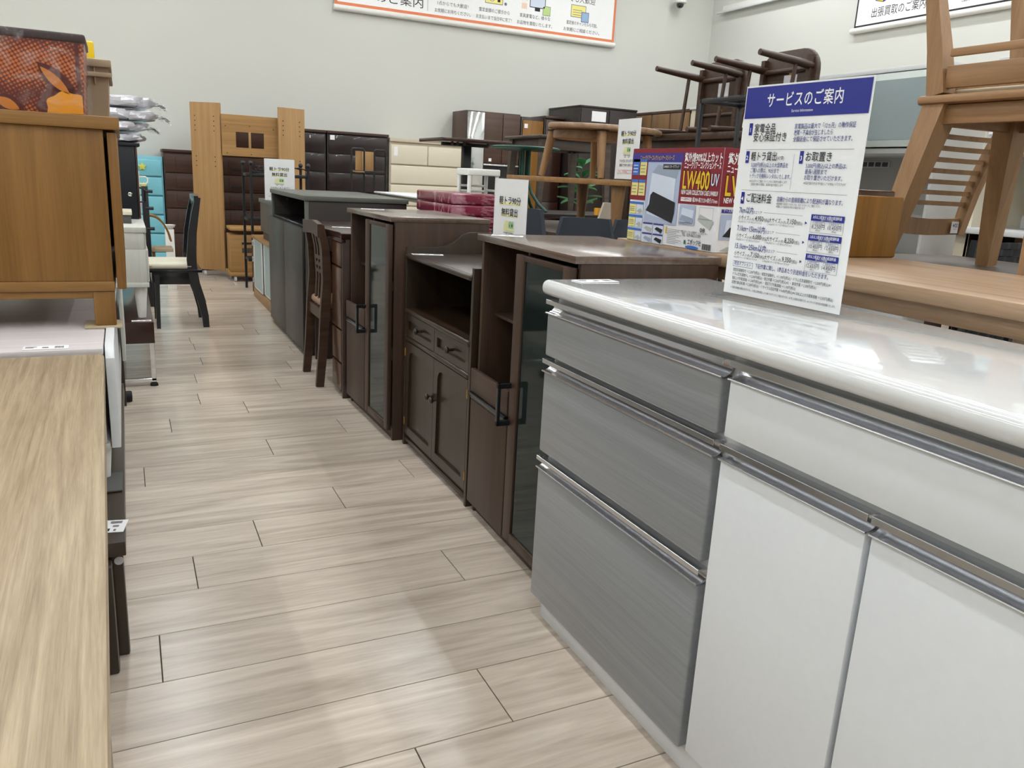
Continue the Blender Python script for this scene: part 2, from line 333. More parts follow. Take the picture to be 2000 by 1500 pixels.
# planks: rows run left-right, joints read from the photograph
PW, PL, Y0 = .2245, 1.5, 1.903
JX = {-3:.515,-2:.76,-1:1.18,0:.014,1:.909,2:.131,3:.351,4:.691,5:1.04,6:.006,7:.533,8:.919,9:.137,10:.517,11:.301,12:.756,13:.318,14:.9,15:.388,16:1.0,17:.377}
rest = B(); first = None
for k in range(-26,39):
    y0 = Y0+k*PW; y1 = y0+PW
    if y1 < NW+.02 or y1 > BW+.03: continue
    j = JX.get(k, random.uniform(0,PL))
    n0 = math.floor((LW-j)/PL)
    for n in range(n0, 14):
        x0 = j+n*PL; x1 = x0+PL
        if x1 < LW+.05 or x0 > RW-.05: continue
        cx0, cx1 = max(x0,LW), min(x1,RW)
        if k >= -6 and x1 > -.2 and x0 < 1.2 and cx0 == x0:
            if first is None:
                first = B().box(0,PL-.0028,0,PW-.0026,-.004,0,.0007,1).obj('plank','floor_plank',floor,smooth=False)
                first.location = (x0*S,y0*S,0)
            else:
                c = first.copy(); COL.objects.link(c); c.parent = floor; c.location = (x0*S,y0*S,0)
        else:
            rest.box(cx0,cx1-.0028,y0,min(BW,y1)-.0026,-.004,0,0)
rest.obj('plank_field','floor_plank',floor,kind='stuff',smooth=False)
# ceiling lights (above the frame): white channel + glowing tube
lamp0 = None
for i,lx in enumerate(LAMP_X):
    for j,ly in enumerate(LAMP_Y):
        lab = 'long white ceiling tube light high above the shop floor'
        if lamp0 is None:
            lamp0 = thing('ceiling_light',lab,'ceiling light',(lx,ly,CEIL),group='ceiling tube lights')
            bx(lamp0,'housing','lamp_body',(lx-.08,lx+.08,ly-1.2,ly+1.2,CEIL-.07,CEIL))
            B().tube([(lx,ly-1.15,CEIL-.095),(lx,ly+1.15,CEIL-.095)],.022,10).obj('tube','tube_glow',lamp0)
            base = (lx,ly)
        else: dup(lamp0,(lx-base[0],ly-base[1],0),lab)
# ---------------------------------------------------------------- banners on the walls
def banner_back():
    x0,x1,z0,z1 = 2.48,6.51,3.20,4.45; y = BW-.03
    t = thing('wall_banner','white wall banner with orange border and cartoon icons on back wall','banner',(x0,y,z0))
    B().box(x0,x1,y-.006,y,z0,z1,0).obj('cloth','banner_white',t)
    B().tube([(x0-.01,y-.01,z0-.035),(x1+.01,y-.01,z0-.035)],.035,12).obj('bottom_rail','white_plastic',t)
    s = Sheet((0,y-.006,0),(1,0,0),(0,0,1))
    s.frame(x0,z0,x1,z1,.035,'orange_line',1)
    s.text('のご案内',3.00,3.30,.13,'ink',fit=.62)
    s.rect(3.68,3.27,3.685,4.2,'ink_gray')
    for u,a,b_ in ((4.03,'1点からでも大歓迎！','お気軽にお持ちください。'),(4.62,'査定金額のご提示から','お支払いまで当日中に完了！'),(5.23,'家具家電など、様々な','お品物を買取いたします。'),(5.97,'査定後のキャンセルも可能。','お気軽にご相談ください。')):
        wd = .50 if u < 4.5 else .52 if u < 5 else .54 if u < 5.5 else .58
        s.text(a,u,3.365,.055,'ink',align='C',fit=wd*.86); s.text(b_,u,3.275,.055,'ink',align='C',fit=wd)
    s.text('でも大歓迎',5.95,3.66,.1,'ink',align='C',fit=.42); s.text('お見積りだけ',5.95,3.80,.1,'ink',align='C',fit=.50)
    s.disc(5.62,3.79,.05,'ink',1,18); s.disc(5.62,3.79,.043,'banner_white',2,18); s.text('4',5.62,3.765,.08,'ink',3,'C')
    # icons: furniture, notes and coins, monitor with bag, sheet with calculator
    s.rect(3.9,3.47,4.15,3.485,'ink_gray'); s.rect(3.92,3.485,3.94,3.56,'ink_gray'); s.rect(4.11,3.485,4.13,3.56,'ink_gray')
    s.rect(4.48,3.47,4.74,3.62,'ink_gray'); s.rect(4.488,3.478,4.732,3.612,'lemon',2); s.disc(4.58,3.545,.045,'ink_gray',3); s.disc(4.58,3.545,.038,'banner_white',4); s.rect(4.66,3.5,4.70,3.58,'ink',3); s.disc(4.78,3.49,.02,'ink_gray')
    s.rect(5.14,3.5,5.38,3.68,'ink'); s.rect(5.15,3.51,5.37,3.67,'pic_light',2); s.rect(5.22,3.46,5.30,3.5,'ink'); s.rect(5.34,3.42,5.46,3.54,'ink_gray'); s.rect(5.347,3.427,5.453,3.533,'pale_green',2); s.rect(5.02,3.47,5.10,3.54,'peach'); s.disc(5.06,3.60,.05,'peach'); s.rect(5.03,3.545,5.09,3.59,'paper',2)
    s.rect(5.78,3.46,6.02,3.62,'ink_gray'); s.rect(5.788,3.468,6.012,3.612,'lemon',2)
    for q in range(3): s.rect(5.81,3.49+q*.03,5.96,3.497+q*.03,'ink_gray',3)
    s.rect(5.95,3.41,6.07,3.54,'ink_blue',3); s.rect(5.957,3.417,6.063,3.533,'pale_blue',4)
    s.done(t,{'orange_line':'border','ink':'lettering'})
banner_back()
def banner_right():
    y0,y1,z0,z1 = 5.2,7.82,3.23,4.4; x = RW-.03
    t = thing('wall_banner','white wall banner with dark border behind upturned oak chair on right wall','banner',(x,y1,z0))
    B().box(x-.006,x,y0,y1,z0,z1,0).obj('cloth','banner_white',t)
    B().tube([(x-.01,y1+.03,z0-.035),(x-.01,y0-.03,z0-.035)],.035,12).obj('bottom_rail','white_plastic',t)
    s = Sheet((x-.006,y1,0),(0,-1,0),(0,0,1)); W = y1-y0
    s.frame(0,z0,W,z1,.022,'near_black')
    s.text('出張買取のご案内',.24,3.325,.12,'ink',fit=.74)
    s.poly(((.27,3.5),(.39,3.47),(.39,3.66),(.27,3.69)),'near_black'); s.poly(((.28,3.507),(.382,3.48),(.382,3.655),(.28,3.68)),'vivid_yellow',2); s.poly(((.33,3.52),(.345,3.517),(.345,3.6),(.33,3.603)),'ink',3)
    s.poly(((.39,3.47),(.49,3.51),(.49,3.70),(.39,3.66)),'band_blue'); s.disc(.435,3.545,.012,'banner_white',2)
    s.rect(1.10,3.33,1.105,4.2,'ink_gray'); s.text('全国に',1.42,3.315,.075,'ink',fit=.24)
    s.done(t,{'near_black':'border','ink':'lettering'})
banner_right()
t = thing('cable_duct','white cable duct running along right wall near room corner','cable duct',(RW-.05,8.6,3.79))
bx(t,'channel','white_plastic',(RW-.06,RW,7.6,10.35,3.78,3.86)); bx(t,'cover','cab_white',(RW-.10,RW-.06,7.6,10.45,3.76,3.785))
t = thing('security_camera','white dome security camera high in the corner of back wall','camera',(7.55,BW,3.9))
B().tube([(7.55,BW,3.98),(7.55,BW-.1,3.98),(7.52,BW-.16,3.90)],.022,8).obj('bracket','white_plastic',t)
B().lathe((7.52,BW-.16,3.84),[(.02,.09),(.075,.07),(.09,.03),(.088,0),(.07,-.01)],20).obj('housing','white_plastic',t)
B().lathe((7.52,BW-.16,3.83),[(.055,.0),(.05,-.035),(.03,-.058),(.004,-.065)],18).obj('dome','lens',t)
# ---------------------------------------------------------------- right row, near to far
def alu_pull(parent,z0,h,y0,y1,x=1.004,d=.028):
    """recessed aluminium finger pull: trough + upper flange"""
    pts = [(x,z0),(x+.010,z0+.0008),(x+.019,z0+.005),(x+.0245,z0+.011),(x+.0265,z0+.018),(x+.0265,z0+h-.0015),(x+.013,z0+h),(x,z0+h)]
    b = B().ribbon(pts,.0022,'y',y0,y1); b.box(x-.0012,x+.0018,y0,y1,z0+h-.011,z0+h+.001,.0006,1)
    b.tube([(x,y0,z0),(x,y1,z0)],.0022,8)
    return b.obj('handle','alu',parent)
def kitchen_counter():
    t = thing('kitchen_counter','white kitchen counter with glossy top, grey brushed drawers and white doors','kitchen counter',(1.05,1.15,0))
    bx(t,'body','cab_white',(1.037,1.52,.435,1.868,.075,.953))
    bx(t,'plinth','cab_white',(1.036,1.06,.45,1.852,0,.074),(1.036,1.5,1.846,1.856,0,.074))
    b = B().box(.985,1.535,.42,1.882,.953,.994,.0185,5); b.obj('worktop','gloss_white',t)
    for z0,z1,lip,h in ((.787,.902,.904,.035),(.514,.742,.744,.033),(.072,.464,.466,.033)):
        d = B().box(1.008,1.036,1.158,1.874,z0,z1,.006,3).obj('drawer','gray_brush',t,label='grey brushed drawer front')
        alu_pull(d,lip,h,1.154,1.876)
    d = B().box(1.008,1.036,.434,1.133,.793,.903,.002,2).obj('drawer','satin_white',t); alu_pull(d,.905,.035,.43,1.135)
    for y0,y1 in ((.789,1.133),(.434,.777)):
        d = B().box(1.008,1.036,y0,y1,.087,.744,.002,2).obj('door','satin_white',t); alu_pull(d,.746,.03,y0-.003,y1+.002)
kitchen_counter()
def price_card(x,y,z,rz,label,w=.12,l=.05):
    t = thing('price_card',label,'price tag',(x,y,z),rz)
    B().box(x-w/2,x+w/2,y-l/2,y+l/2,z+.0003,z+.0013,0).obj('card','paper',t)
    s = Sheet((x-w/2,y-l/2,z+.0013),(1,0,0),(0,1,0))
    s.rect(.006,l*.62,w*.3,l*.72,'ink'); s.rect(.006,l*.35,w*.24,l*.45,'ink_gray'); s.rect(w*.42,l*.3,w*.56,l*.55,'ink_gray')
    for q in range(7): s.rect(w*.7+q*w*.03,l*.22,w*.7+q*w*.03+w*.015,l*.72,'ink')
    s.done(t,{'ink':'lettering','ink_gray':'lettering'}); return t
price_card(1.12,1.825,.994,3,'small printed price card on far corner of white glossy worktop')
def acrylic_stand(name,label,loc,rz,W,H,foot=.09):
    t = thing(name,label,'sign',loc,rz); x,y,z = loc
    b = B().box(x-W/2-.004,x+W/2+.004,y-.004,y-.0025,z+.004,z+H,.0005,1); b.box(x-W/2-.004,x+W/2+.004,y+.0025,y+.004,z+.004,z+H,.0005,1)
    b.obj('acrylic_panel','acrylic',t)
    bx(t,'foot','acrylic',(x-W/2-.004,x+W/2+.004,y-foot/2,y+foot/2,z,z+.004),bev=.0008)
    B().box(x-W/2,x+W/2,y-.0012,y+.0012,z+.007,z+H-.006,0).obj('sheet','paper',t)
    return t,Sheet((x-W/2,y-.0015,z+.007),(1,0,0),(0,0,1))
def service_sign():
    W,H = .348,.497
    t,s = acrylic_stand('information_sign','large acrylic service sign with blue header standing on white worktop',(1.357,1.402,.994),-86,W,H,.15)
    H -= .013
    V = lambda f: H*(1-f)
    X = lambda f: W*f
    s.rect(.003,V(.15),W-.003,V(.008),'band_blue',1)
    s.text('サービスのご案内',W/2,V(.098),.034,'paper',2,'C',fit=X(.60),bold=.01,sp=1.1)
    s.text('Service Information',W/2,V(.13),.009,'paper',2,'C',fit=X(.17))
    def num(n,u,v,h=.026):
        s.rect(X(u),V(v)-h*.42,X(u)+.0105,V(v)+h*.62,'band_blue',1); s.text(n,X(u)+.0052,V(v)-.004,.014,'paper',2,'C',bold=.01)
    num('1',.065,.205); s.text('家電全品',X(.115),V(.213),.0215,'ink',fit=X(.185),bold=.008); s.text('安心保証付き',X(.115),V(.254),.0215,'ink',fit=X(.285),bold=.008)
    for i,q in enumerate(('家電製品は最大で「12ヵ月」の動作保証','故障・不具合が生じましたら','全額返金にて保証させていただきます。')): s.text(q,X(.46),V(.203+.028*i),.0125,'ink_blue',fit=X((.46,.30,.45)[i]),bold=.006)
    s.rect(X(.06),V(.295),X(.93),V(.295)+.0007,'ink_gray')
    num('2',.065,.335); s.text('軽トラ貸出',X(.115),V(.343),.022,'ink',fit=X(.225),bold=.008); s.text('(AT車)',X(.345),V(.341),.010,'ink',fit=X(.06))
    for i,q in enumerate(('5,000円(税込)以上の大型商品を','ご購入の際は、90分まで','トラックを無料レンタルいたします。')): s.text(q,X(.125),V(.375+.026*i),.0118,'ink_blue',fit=X((.32,.25,.355)[i]),bold=.006)
    s.text('※90分以内でのご返却、ガソリン代のご負担をお願いします',X(.125),V(.447),.0062,'ink',fit=X(.33)); s.text('ご返却が遅れた場合、延長料金が発生します',X(.135),V(.462),.0062,'ink',fit=X(.29))
    s.rect(X(.485),V(.475),X(.485)+.0006,V(.315),'ink_gray')
    num('3',.53,.335); s.text('お取置き',X(.58),V(.343),.022,'ink',fit=X(.20),bold=.008)
    for i,q in enumerate(('5,000円(税込)以上の商品は、','最長1週間まで','お取り置きいただけます。')): s.text(q,X(.59),V(.375+.026*i),.0118,'ink_blue',fit=X((.31,.17,.29)[i]),bold=.006)
    s.text('※商品代金の10％を手付金としてお支払いいただきます',X(.59),V(.447),.0062,'ink',fit=X(.32))
    s.rect(X(.06),V(.487),X(.93),V(.487)+.0007,'ink_gray')
    num('4',.065,.53); s.text('ご配送料金',X(.12),V(.54),.023,'ink',fit=X(.225),bold=.008); s.text('店舗からの直線距離により配送料が異なります。',X(.39),V(.53),.0125,'ink_blue',fit=X(.52),bold=.006)
    s.text('※配送地域・配送日につきましては、お近くのスタッフにご確認ください。',X(.39),V(.546),.006,'ink',fit=X(.36)); s.text('※重量により追加料金が掛かる場合があります',X(.39),V(.559),.006,'ink',fit=X(.24))
    rows = (('7km以内','4,950','7,150','8,250','10,450'),('7.1km−15km以内','6,000','8,250','10,450','12,650'),('15.1km−25km以内','7,150','9,350','12,650','14,850'))
    for i,(k,a,b_,c,d) in enumerate(rows):
        f = .597+.088*i; wk = (.13,.255,.285)[i]
        s.text(k,X(.065),V(f),.018,'ink_blue',fit=X(wk),bold=.008); s.text('のエリア',X(.07+wk),V(f),.009,'ink_blue',fit=X(.075)); s.rect(X(.16+wk),V(f)+.004,X(.62),V(f)+.0046,'ink_gray')
        for u,nm,pr in ((.065,'小サイズ',a),(.345,'大サイズ',b_)):
            s.text(nm,X(u),V(f+.033),.0125,'ink',fit=X(.10)); s.text('(1点)',X(u+.105),V(f+.033),.007,'ink',fit=X(.045)); s.text(pr,X(u+.155),V(f+.033),.016,'ink',fit=X(.075),bold=.006); s.text('円(税込)',X(u+.232),V(f+.033),.009,'ink',fit=X(.05))
            s.text('※30kg未満 スタッフ1名で積み込みできるもの',X(u),V(f+.047),.0055,'ink_gray',fit=X(.22))
        s.rect(X(.335),V(f+.05),X(.335)+.0005,V(f+.015),'ink_gray')
        s.poly(((X(.645),V(f+.028)),(X(.663),V(f+.021)),(X(.645),V(f+.014))),'ink_blue')
        s.frame(X(.69),V(f+.06),X(.94),V(f-.02),.0006,'ink_gray'); s.rect(X(.69),V(f+.008),X(.94),V(f-.02),'band_blue',2)
        s.text('2点以上配送する際の配送料金',X(.815),V(f-.003),.0075,'paper',3,'C',fit=X(.22),bold=.01); s.text('(全サイズ共通)',X(.815),V(f+.005),.005,'paper',3,'C',fit=X(.09))
        for u,cap,pr in ((.755,'2点〜3点',c),(.878,'4点以上',d)):
            s.frame(X(u-.045),V(f+.024),X(u+.045),V(f+.012),.0005,'ink_blue',2); s.text(cap,X(u),V(f+.021),.005,'ink_blue',3,'C',fit=X(.06)); s.text(pr+'円',X(u),V(f+.042),.0115,'ink',3,'C',fit=X(.10)); s.text('(税込)',X(u),V(f+.053),.005,'ink',3,'C',fit=X(.035))
    s.frame(X(.065),V(.862),X(.25),V(.835),.0007,'ink_blue'); s.text('配送オプション',X(.157),V(.853),.010,'ink_blue',2,'C',fit=X(.155))
    s.text('下記作業に関し、1商品あたり別途料金をいただきます。',X(.275),V(.855),.0125,'ink_blue',fit=X(.61),bold=.006)
    for i,q in enumerate(('縦型洗濯機取付 ＋2,200円(税込)・縦型洗濯機外し ＋1,100円(税込)・ドラム式洗濯機取付 ＋5,500円(税込)※1','ドラム式洗濯機外し ＋2,200円(税込)・組立作業 ＋2,200円(税込)※2 ・ 解体作業 ＋2,200円(税込)','階段上げ作業(階毎) ＋1,100円(税込)※3 ・ 階段下げ作業(階毎) ＋1,100円(税込)','設置作業(自転車) ＋2,200円(税込) ・リサイクル回収作業 ＋4,400円(税込)※4 500L以上の冷蔵庫運搬 ＋5,500円(税込)')):
        s.text(q,X(.075),V(.885+.021*i),.0085,'ink',fit=X((.84,.73,.57,.87)[i]))
    s.text('※1 設置は乾燥機の脱着は含まれません。※2 組立は弊社規定によりお断りさせていただく場合があります。※3 同じお品物は対象外です。※4 リサイクル券代金は別途頂戴いたします。',X(.07),V(.973),.0062,'ink',fit=X(.90))
    s.done(t,{'band_blue':'header_band','paper':'lettering','ink':'lettering','ink_blue':'lettering','ink_gray':'lettering'})
service_sign()
def truck_sign(label,loc,rz):
    W,H = .244,.345
    t,s = acrylic_stand('rental_sign',label,loc,rz,W,H,.10); H -= .013
    V = lambda f: H*(1-f); X = lambda f: W*f
    s.rect(X(.17),V(.285),X(.82),V(.262),'hl_yellow'); s.text('軽トラ90分',W/2,V(.275),.032,'ink',2,'C',fit=X(.66),bold=.01)
    s.rect(X(.24),V(.417),X(.75),V(.394),'hl_yellow'); s.text('無料貸出',W/2,V(.407),.032,'ink',2,'C',fit=X(.50),bold=.01)
    # little truck with its load
    c = X(.34)
    s.poly(((c,V(.585)),(c+.032,V(.585)),(c+.032,V(.465)),(c+.018,V(.465)),(c+.008,V(.49)),(c,V(.53))),'truck_yellow',1)
    s.rect(c+.034,V(.585),c+.075,V(.552),'truck_yellow',1); s.poly(((c+.036,V(.55)),(c+.073,V(.55)),(c+.073,V(.485)),(c+.065,V(.468)),(c+.057,V(.48)),(c+.047,V(.466)),(c+.036,V(.482))),'truck_green',1)
    s.rect(c+.043,V(.53),c+.047,V(.505),'ink',2); s.rect(c+.060,V(.53),c+.067,V(.50),'ink',2); s.rect(c,V(.606),c+.075,V(.598),'ink_gray',1); s.frame(c,V(.585),c+.075,V(.465),.0012,'truck_yellow',1)
    for q in (.018,.058): s.disc(c+q,V(.618),.008,'ink_gray',1); s.disc(c+q,V(.618),.005,'paper',2)
    s.text('その日にまとめて！',W/2,V(.715),.0195,'ink',2,'C',fit=X(.62)); s.text('無料で持ち帰れる',W/2,V(.79),.0195,'ink',2,'C',fit=X(.60))
    s.frame(X(.11),V(.895),X(.86),V(.845),.0008,'ink_red'); s.text('ご利用条件',X(.15),V(.878),.0095,'ink_red',fit=X(.13)); s.text('5,000円以上(税込)お買上げ',X(.33),V(.866),.008,'ink_red',fit=X(.50)); s.text('の大型商品',X(.33),V(.886),.008,'ink_red',fit=X(.22))
    s.text('※詳しくはスタッフまでお尋ねください。',X(.12),V(.915),.007,'ink_gray',fit=X(.7))
    s.done(t,{'ink':'lettering','hl_yellow':'underline','truck_yellow':'truck_drawing','truck_green':'truck_drawing','ink_red':'lettering','ink_gray':'lettering'})
# ---- tall glass-door racks (same model twice)
def rack(label,x,y,rz):
    """front plane x, near end y, width along +y"""
    W,D,H = .735,.485,1.03
    t = thing('kitchen_rack',label,'cabinet',(x,y,0),rz,group='brown kitchen racks with glass doors')
    a = x+.02
    bx(t,'side_panel','brown_lam',(a,x+D,y,y+.02,0,H)); bx(t,'side_panel','brown_lam',(a,x+D,y+W-.02,y+W,0,H))
    bx(t,'top','brown_lam_sheen_y',(x,x+D+.005,y-.002,y+W+.002,H,H+.0215),bev=.0015)
    bx(t,'back_panel','brown_lam',(x+D-.012,x+D-.004,y+.02,y+W-.02,.05,H)); bx(t,'plinth','brown_edge',(a+.008,a+.024,y+.02,y+W-.02,0,.05))
    bx(t,'divider','brown_lam',(a+.015,x+D-.012,y+.362,y+.38,.05,H))
    bx(t,'bottom','brown_edge',(a+.01,x+D-.012,y+.02,y+W-.02,.05,.065))
    for z in (.36,.70): bx(t,'shelf','cream',(a+.04,x+D-.012,y+.02,y+.362,z,z+.016))
    bx(t,'shelf','brown_edge',(a+.012,x+D-.012,y+.38,y+W-.02,.47,.486))
    bx(t,'shelf','brown_edge',(a+.05,x+D-.012,y+.38,y+W-.02,.76,.772))
    # pull-out tray
    d = bx(t,'tray','brown_edge',(x-.006,x+.012,y+.392,y+W-.002,.478,.565)); bx(d,'tray_board','dark_side',(x+.012,x+D-.06,y+.395,y+W-.03,.487,.497))
    b = B().box(x-.016,x-.004,y+.395,y+W-.004,.466,.478,.003,2); b.box(x-.006,x+.012,y+.395,y+W-.004,.452,.476,.002,1); b.obj('handle','black_gloss',d)
    # lower left door
    bx(t,'door','brown_lam',(x-.004,x+.016,y+.392,y+W-.004,.045,.45))
    # glass door
    f0,f1 = y+.012,y+.385
    d = joined(t,'glass_door','brown_lam',(x-.004,x+.016,f1-.062,f1,.05,H-.012),(x-.004,x+.016,f0,f0+.05,.05,H-.012),(x-.004,x+.016,f0+.04,f1-.052,.05,.085),(x-.003,x+.015,f0+.04,f1-.052,H-.03,H-.012))
    bx(d,'pane','smoke_glass',(x+.002,x+.007,f0+.05,f1-.062,.085,H-.012),bev=0)
    b = B().box(x-.052,x-.040,f1-.018,f1-.003,.455,.60,.002,1); b.box(x-.052,x-.003,f1-.018,f1-.003,.582,.60,.002,1); b.box(x-.052,x-.003,f1-.018,f1-.003,.455,.473,.002,1); b.obj('handle','black_gloss',d)
    B().lathe((a+.09,y+.3885,.985),[(.009,0),(.009,-.004)],14,'y').obj('cable_cap','black_metal',t)
    return t
rack('brown rack with glass door beside the white counter',1.10,1.904,-1.6)
rack('brown rack with glass door between range stand and writing desk',1.068,3.508,1.2)
price_card(1.20,2.56,1.0515,-30,'white price card on far corner of rack beside white counter',.11,.06)
price_card(1.17,4.17,1.0515,-20,'white price card on corner of farther brown rack',.12,.05)
truck_sign('truck rental sign standing behind rack beside white counter',(1.318,2.80,.905),-85)
def range_stand():
    x,y0,y1 = 1.125,2.665,3.468
    t = thing('range_stand','low walnut range stand with open bay, two drawers and arched doors','cabinet',(x,y0,0))
    m,mz = 'walnut_dark','walnut_dark_z'; D = .48
    def side(ya,yb,name):
        prof = [(x,0),(x+.06,0),(x+.06,.03),(x+D-.06,.03),(x+D-.06,0),(x+D,0),(x+D,.995),(x+.30,.995),(x+.265,.985),(x+.225,.95),(x+.185,.932),(x+.14,.925),(x,.925)]
        B().prism(prof,'y',ya,yb,.002).obj('side_panel',mz,t)
    side(y0,y0+.022,0); side(y1-.022,y1,0)
    bx(t,'back_panel',mz,(x+D-.02,x+D-.005,y0+.022,y1-.022,.04,.995)); a,b_ = y0+.022,y1-.022
    B().box(x+.02,x+D-.02,a,b_,.878,.897,.002).obj('top',m,t)
    B().box(x-.008,x+.02,a,b_,.876,.899,.010,4).obj('top_edge',m,t)
    bx(t,'shelf',m,(x+.012,x+D-.02,a,b_,.638,.652)); B().box(x-.006,x+.014,a,b_,.632,.654,.007,3).obj('shelf_edge',m,t)
    B().box(x-.004,x+.02,a,b_,.505,.528,.009,3).obj('mid_rail',m,t)
    bx(t,'bottom',m,(x+.01,x+D-.02,a,b_,.04,.055)); B().box(x+.002,x+.02,a,b_,.022,.045,.006,2).obj('lower_rail',m,t)
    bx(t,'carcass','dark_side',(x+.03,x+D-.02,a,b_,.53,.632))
    ym = (a+b_)/2
    def framed(name,ya,yb,za,zb,arch,knob):
        """frame with a sunk panel that has an arched corner shape"""
        fw = .040 if arch else .030; X0 = x+.001
        b = B(); h = zb-za
        ia,ib,ja,jb = ya+fw,yb-fw,za+fw,zb-fw
        outer = [(ya,za),(yb,za),(yb,zb),(ya,zb)]
        r = .045 if arch else .028; n = 6
        inner = [(ia,ja)] if True else []
        if arch:
            inner = [(ia,ja),(ib,ja)]+[(ib-r*.2-r*.8*(1-math.cos(q*math.pi/2/n)) if True else 0, jb-r+r*math.sin(q*math.pi/2/n)) for q in range(n+1)]+[(ia+r*.2+r*.8*(1-math.cos((n-q)*math.pi/2/n)), jb-r+r*math.sin((n-q)*math.pi/2/n)) for q in range(n+1)]
        else:
            inner = [(ia+r*.5,ja),(ib,ja),(ib,jb),(ia+r*.5,jb),(ia,jb-h*.12),(ia,ja+h*.12)]
        # ring by bridging to outer via triangle fill
        bm = b.bm
        vo = [bm.verts.new((X0,p[0],p[1])) for p in outer]; vi = [bm.verts.new((X0,p[0],p[1])) for p in inner]
        eo = [bm.edges.new((vo[i],vo[(i+1)%4])) for i in range(4)]; ei = [bm.edges.new((vi[i],vi[(i+1)%len(vi)])) for i in range(len(vi))]
        bmesh.ops.triangle_fill(bm, edges=eo+ei, use_beauty=True)
        # drop any triangles filling the hole
        def inside(px,pz):
            c = False; k = len(inner)
            for i in range(k):
                (x1,z1),(x2,z2) = inner[i],inner[(i+1)%k]
                if (z1 > pz) != (z2 > pz) and px < (x2-x1)*(pz-z1)/(z2-z1)+x1: c = not c
            return c
        for f in list(bm.faces):
            q = f.calc_center_median()
            if inside(q.y,q.z): bm.faces.remove(f)
        geo = bmesh.ops.extrude_face_region(bm, geom=list(bm.faces))
        for v in geo['geom']:
            if isinstance(v,bmesh.types.BMVert): v.co.x += .017
        bmesh.ops.recalc_face_normals(bm, faces=bm.faces)
        d = b.obj(name,mz if arch else m,t)
        bx(d,'panel',mz if arch else m,(x+.011,x+.018,ya+.01,yb-.01,za+.01,zb-.01),bev=0)
        ky,kz = knob; B().lathe((x+.006,ky,kz),[(.006,.006),(.006,-.012),(.013,-.018),(.015,-.025),(.011,-.031),(.003,-.033)],14,'x').obj('knob',m,d)
        return d
    framed('drawer',a+.003,ym-.002,.53,.63,False,((a+ym)/2,.58)); framed('drawer',ym+.002,b_-.003,.53,.63,False,((ym+b_)/2,.58))
    framed('door',a+.003,ym-.001,.06,.503,True,(ym-.028,.33)); framed('door',ym+.001,b_-.003,.06,.503,True,(ym+.028,.33))
    for yy,zz in ((a+.001,.45),(a+.001,.12),(b_-.001,.45),(b_-.001,.12)): bx(t,'hinge','brass',(x-.002,x+.004,yy-.004,yy+.004,zz-.018,zz+.018),bev=.001)
range_stand()
price_card(1.205,3.40,.8975,-14,'white price card on top of low walnut range stand',.14,.045)
# ---- writing desk with drawers, chair pushed into its kneehole
def writing_desk():
    x,y0,y1 = 1.035,4.285,5.30
    t = thing('writing_desk','reddish brown writing desk with drawer pedestal and curved top edge','desk',(x,y0,0))
    prof = [(x-.005,y0-.012),(x+.62,y0-.012),(x+.62,y1),(x-.005+.03,y1)]+[(x-.005+.03-.045*math.sin(math.pi*(i/10)),y1-(y1-y0+.0)*(i/10)) for i in range(1,10)]
    B().prism(prof,'z',.885,.915,.006).obj('top','red_dark',t)
    bx(t,'side_panel','red_dark',(x+.004,x+.60,y0,y0+.022,0,.884)); bx(t,'side_panel','red_dark',(x+.06,x+.60,y1-.03,y1-.008,0,.884))
    bx(t,'pedestal','dark_side',(x+.02,x+.58,y0+.022,y0+.24,.03,.884)); bx(t,'moulding','red_dark',(x-.004,x+.02,y0-.004,y1-.01,.865,.884))
    for z0,z1 in ((.735,.86),(.39,.725),(.20,.38),(.035,.19)):
        B().box(x+.001,x+.022,y0+.024,y0+.238,z0,z1,.004).obj('drawer','red_brown',t)
    B().box(x+.03,x+.05,y0+.24,y1-.03,.78,.86,.003).obj('apron','red_brown',t)
    bx(t,'modesty_panel','dark_side',(x+.56,x+.58,y0+.24,y1-.03,.05,.884))
writing_desk()
price_card(1.16,4.72,.9155,-12,'white price card on red brown writing desk top',.15,.05)
def dark_chair():
    c = (1.08,4.77,0)
    t = thing('dining_chair','dark slat-back chair with tan cushion pushed into writing desk','chair',c)
    m = 'chair_walnut'
    for y,fl in ((4.575,0),(4.955,0)):
        B().bar([(.972,y,0),(.992,y,.22),(1.006,y,.45),(1.018,y,.62),(1.010,y,.80),(.984,y,.935)],[.03,.032,.036,.034,.032,.028],[.045,.05,.055,.05,.045,.035],up=(1,0,0)).obj('back_post',m,t)
        B().bar([(1.40,y,0),(1.39,y,.44)],.034,.034,up=(1,0,0)).obj('leg',m,t)
        B().bar([(1.0,y,.42),(1.39,y,.42)],.022,.06).obj('side_rail',m,t)
    B().bar([(.978,4.555,.905),(.992,4.765,.915),(.978,4.975,.905)],.028,.075).obj('top_rail',m,t)
    B().bar([(1.0,4.57,.42),(1.0,4.96,.42)],.022,.06).obj('rear_rail',m,t); B().bar([(1.39,4.57,.42),(1.39,4.96,.42)],.022,.06).obj('front_rail',m,t)
    # centre splat with cut-outs: three uprights and cross pieces
    for y,wd in ((4.69,.04),(4.765,.03),(4.84,.04)):
        B().bar([(1.012,y,.45),(1.022,y,.62),(1.012,y,.80),(.994,y,.89)],wd,.014,up=(1,0,0)).obj('splat',m,t)
    for z,x in ((.66,1.02),(.70,1.018),(.74,1.015)): B().bar([(x,4.67,z),(x,4.86,z)],.014,.022).obj('splat_bridge',m,t)
    B().box(1.0,1.40,4.59,4.94,.45,.50,.022,4).obj('cushion','seat_tan',t)
dark_chair()
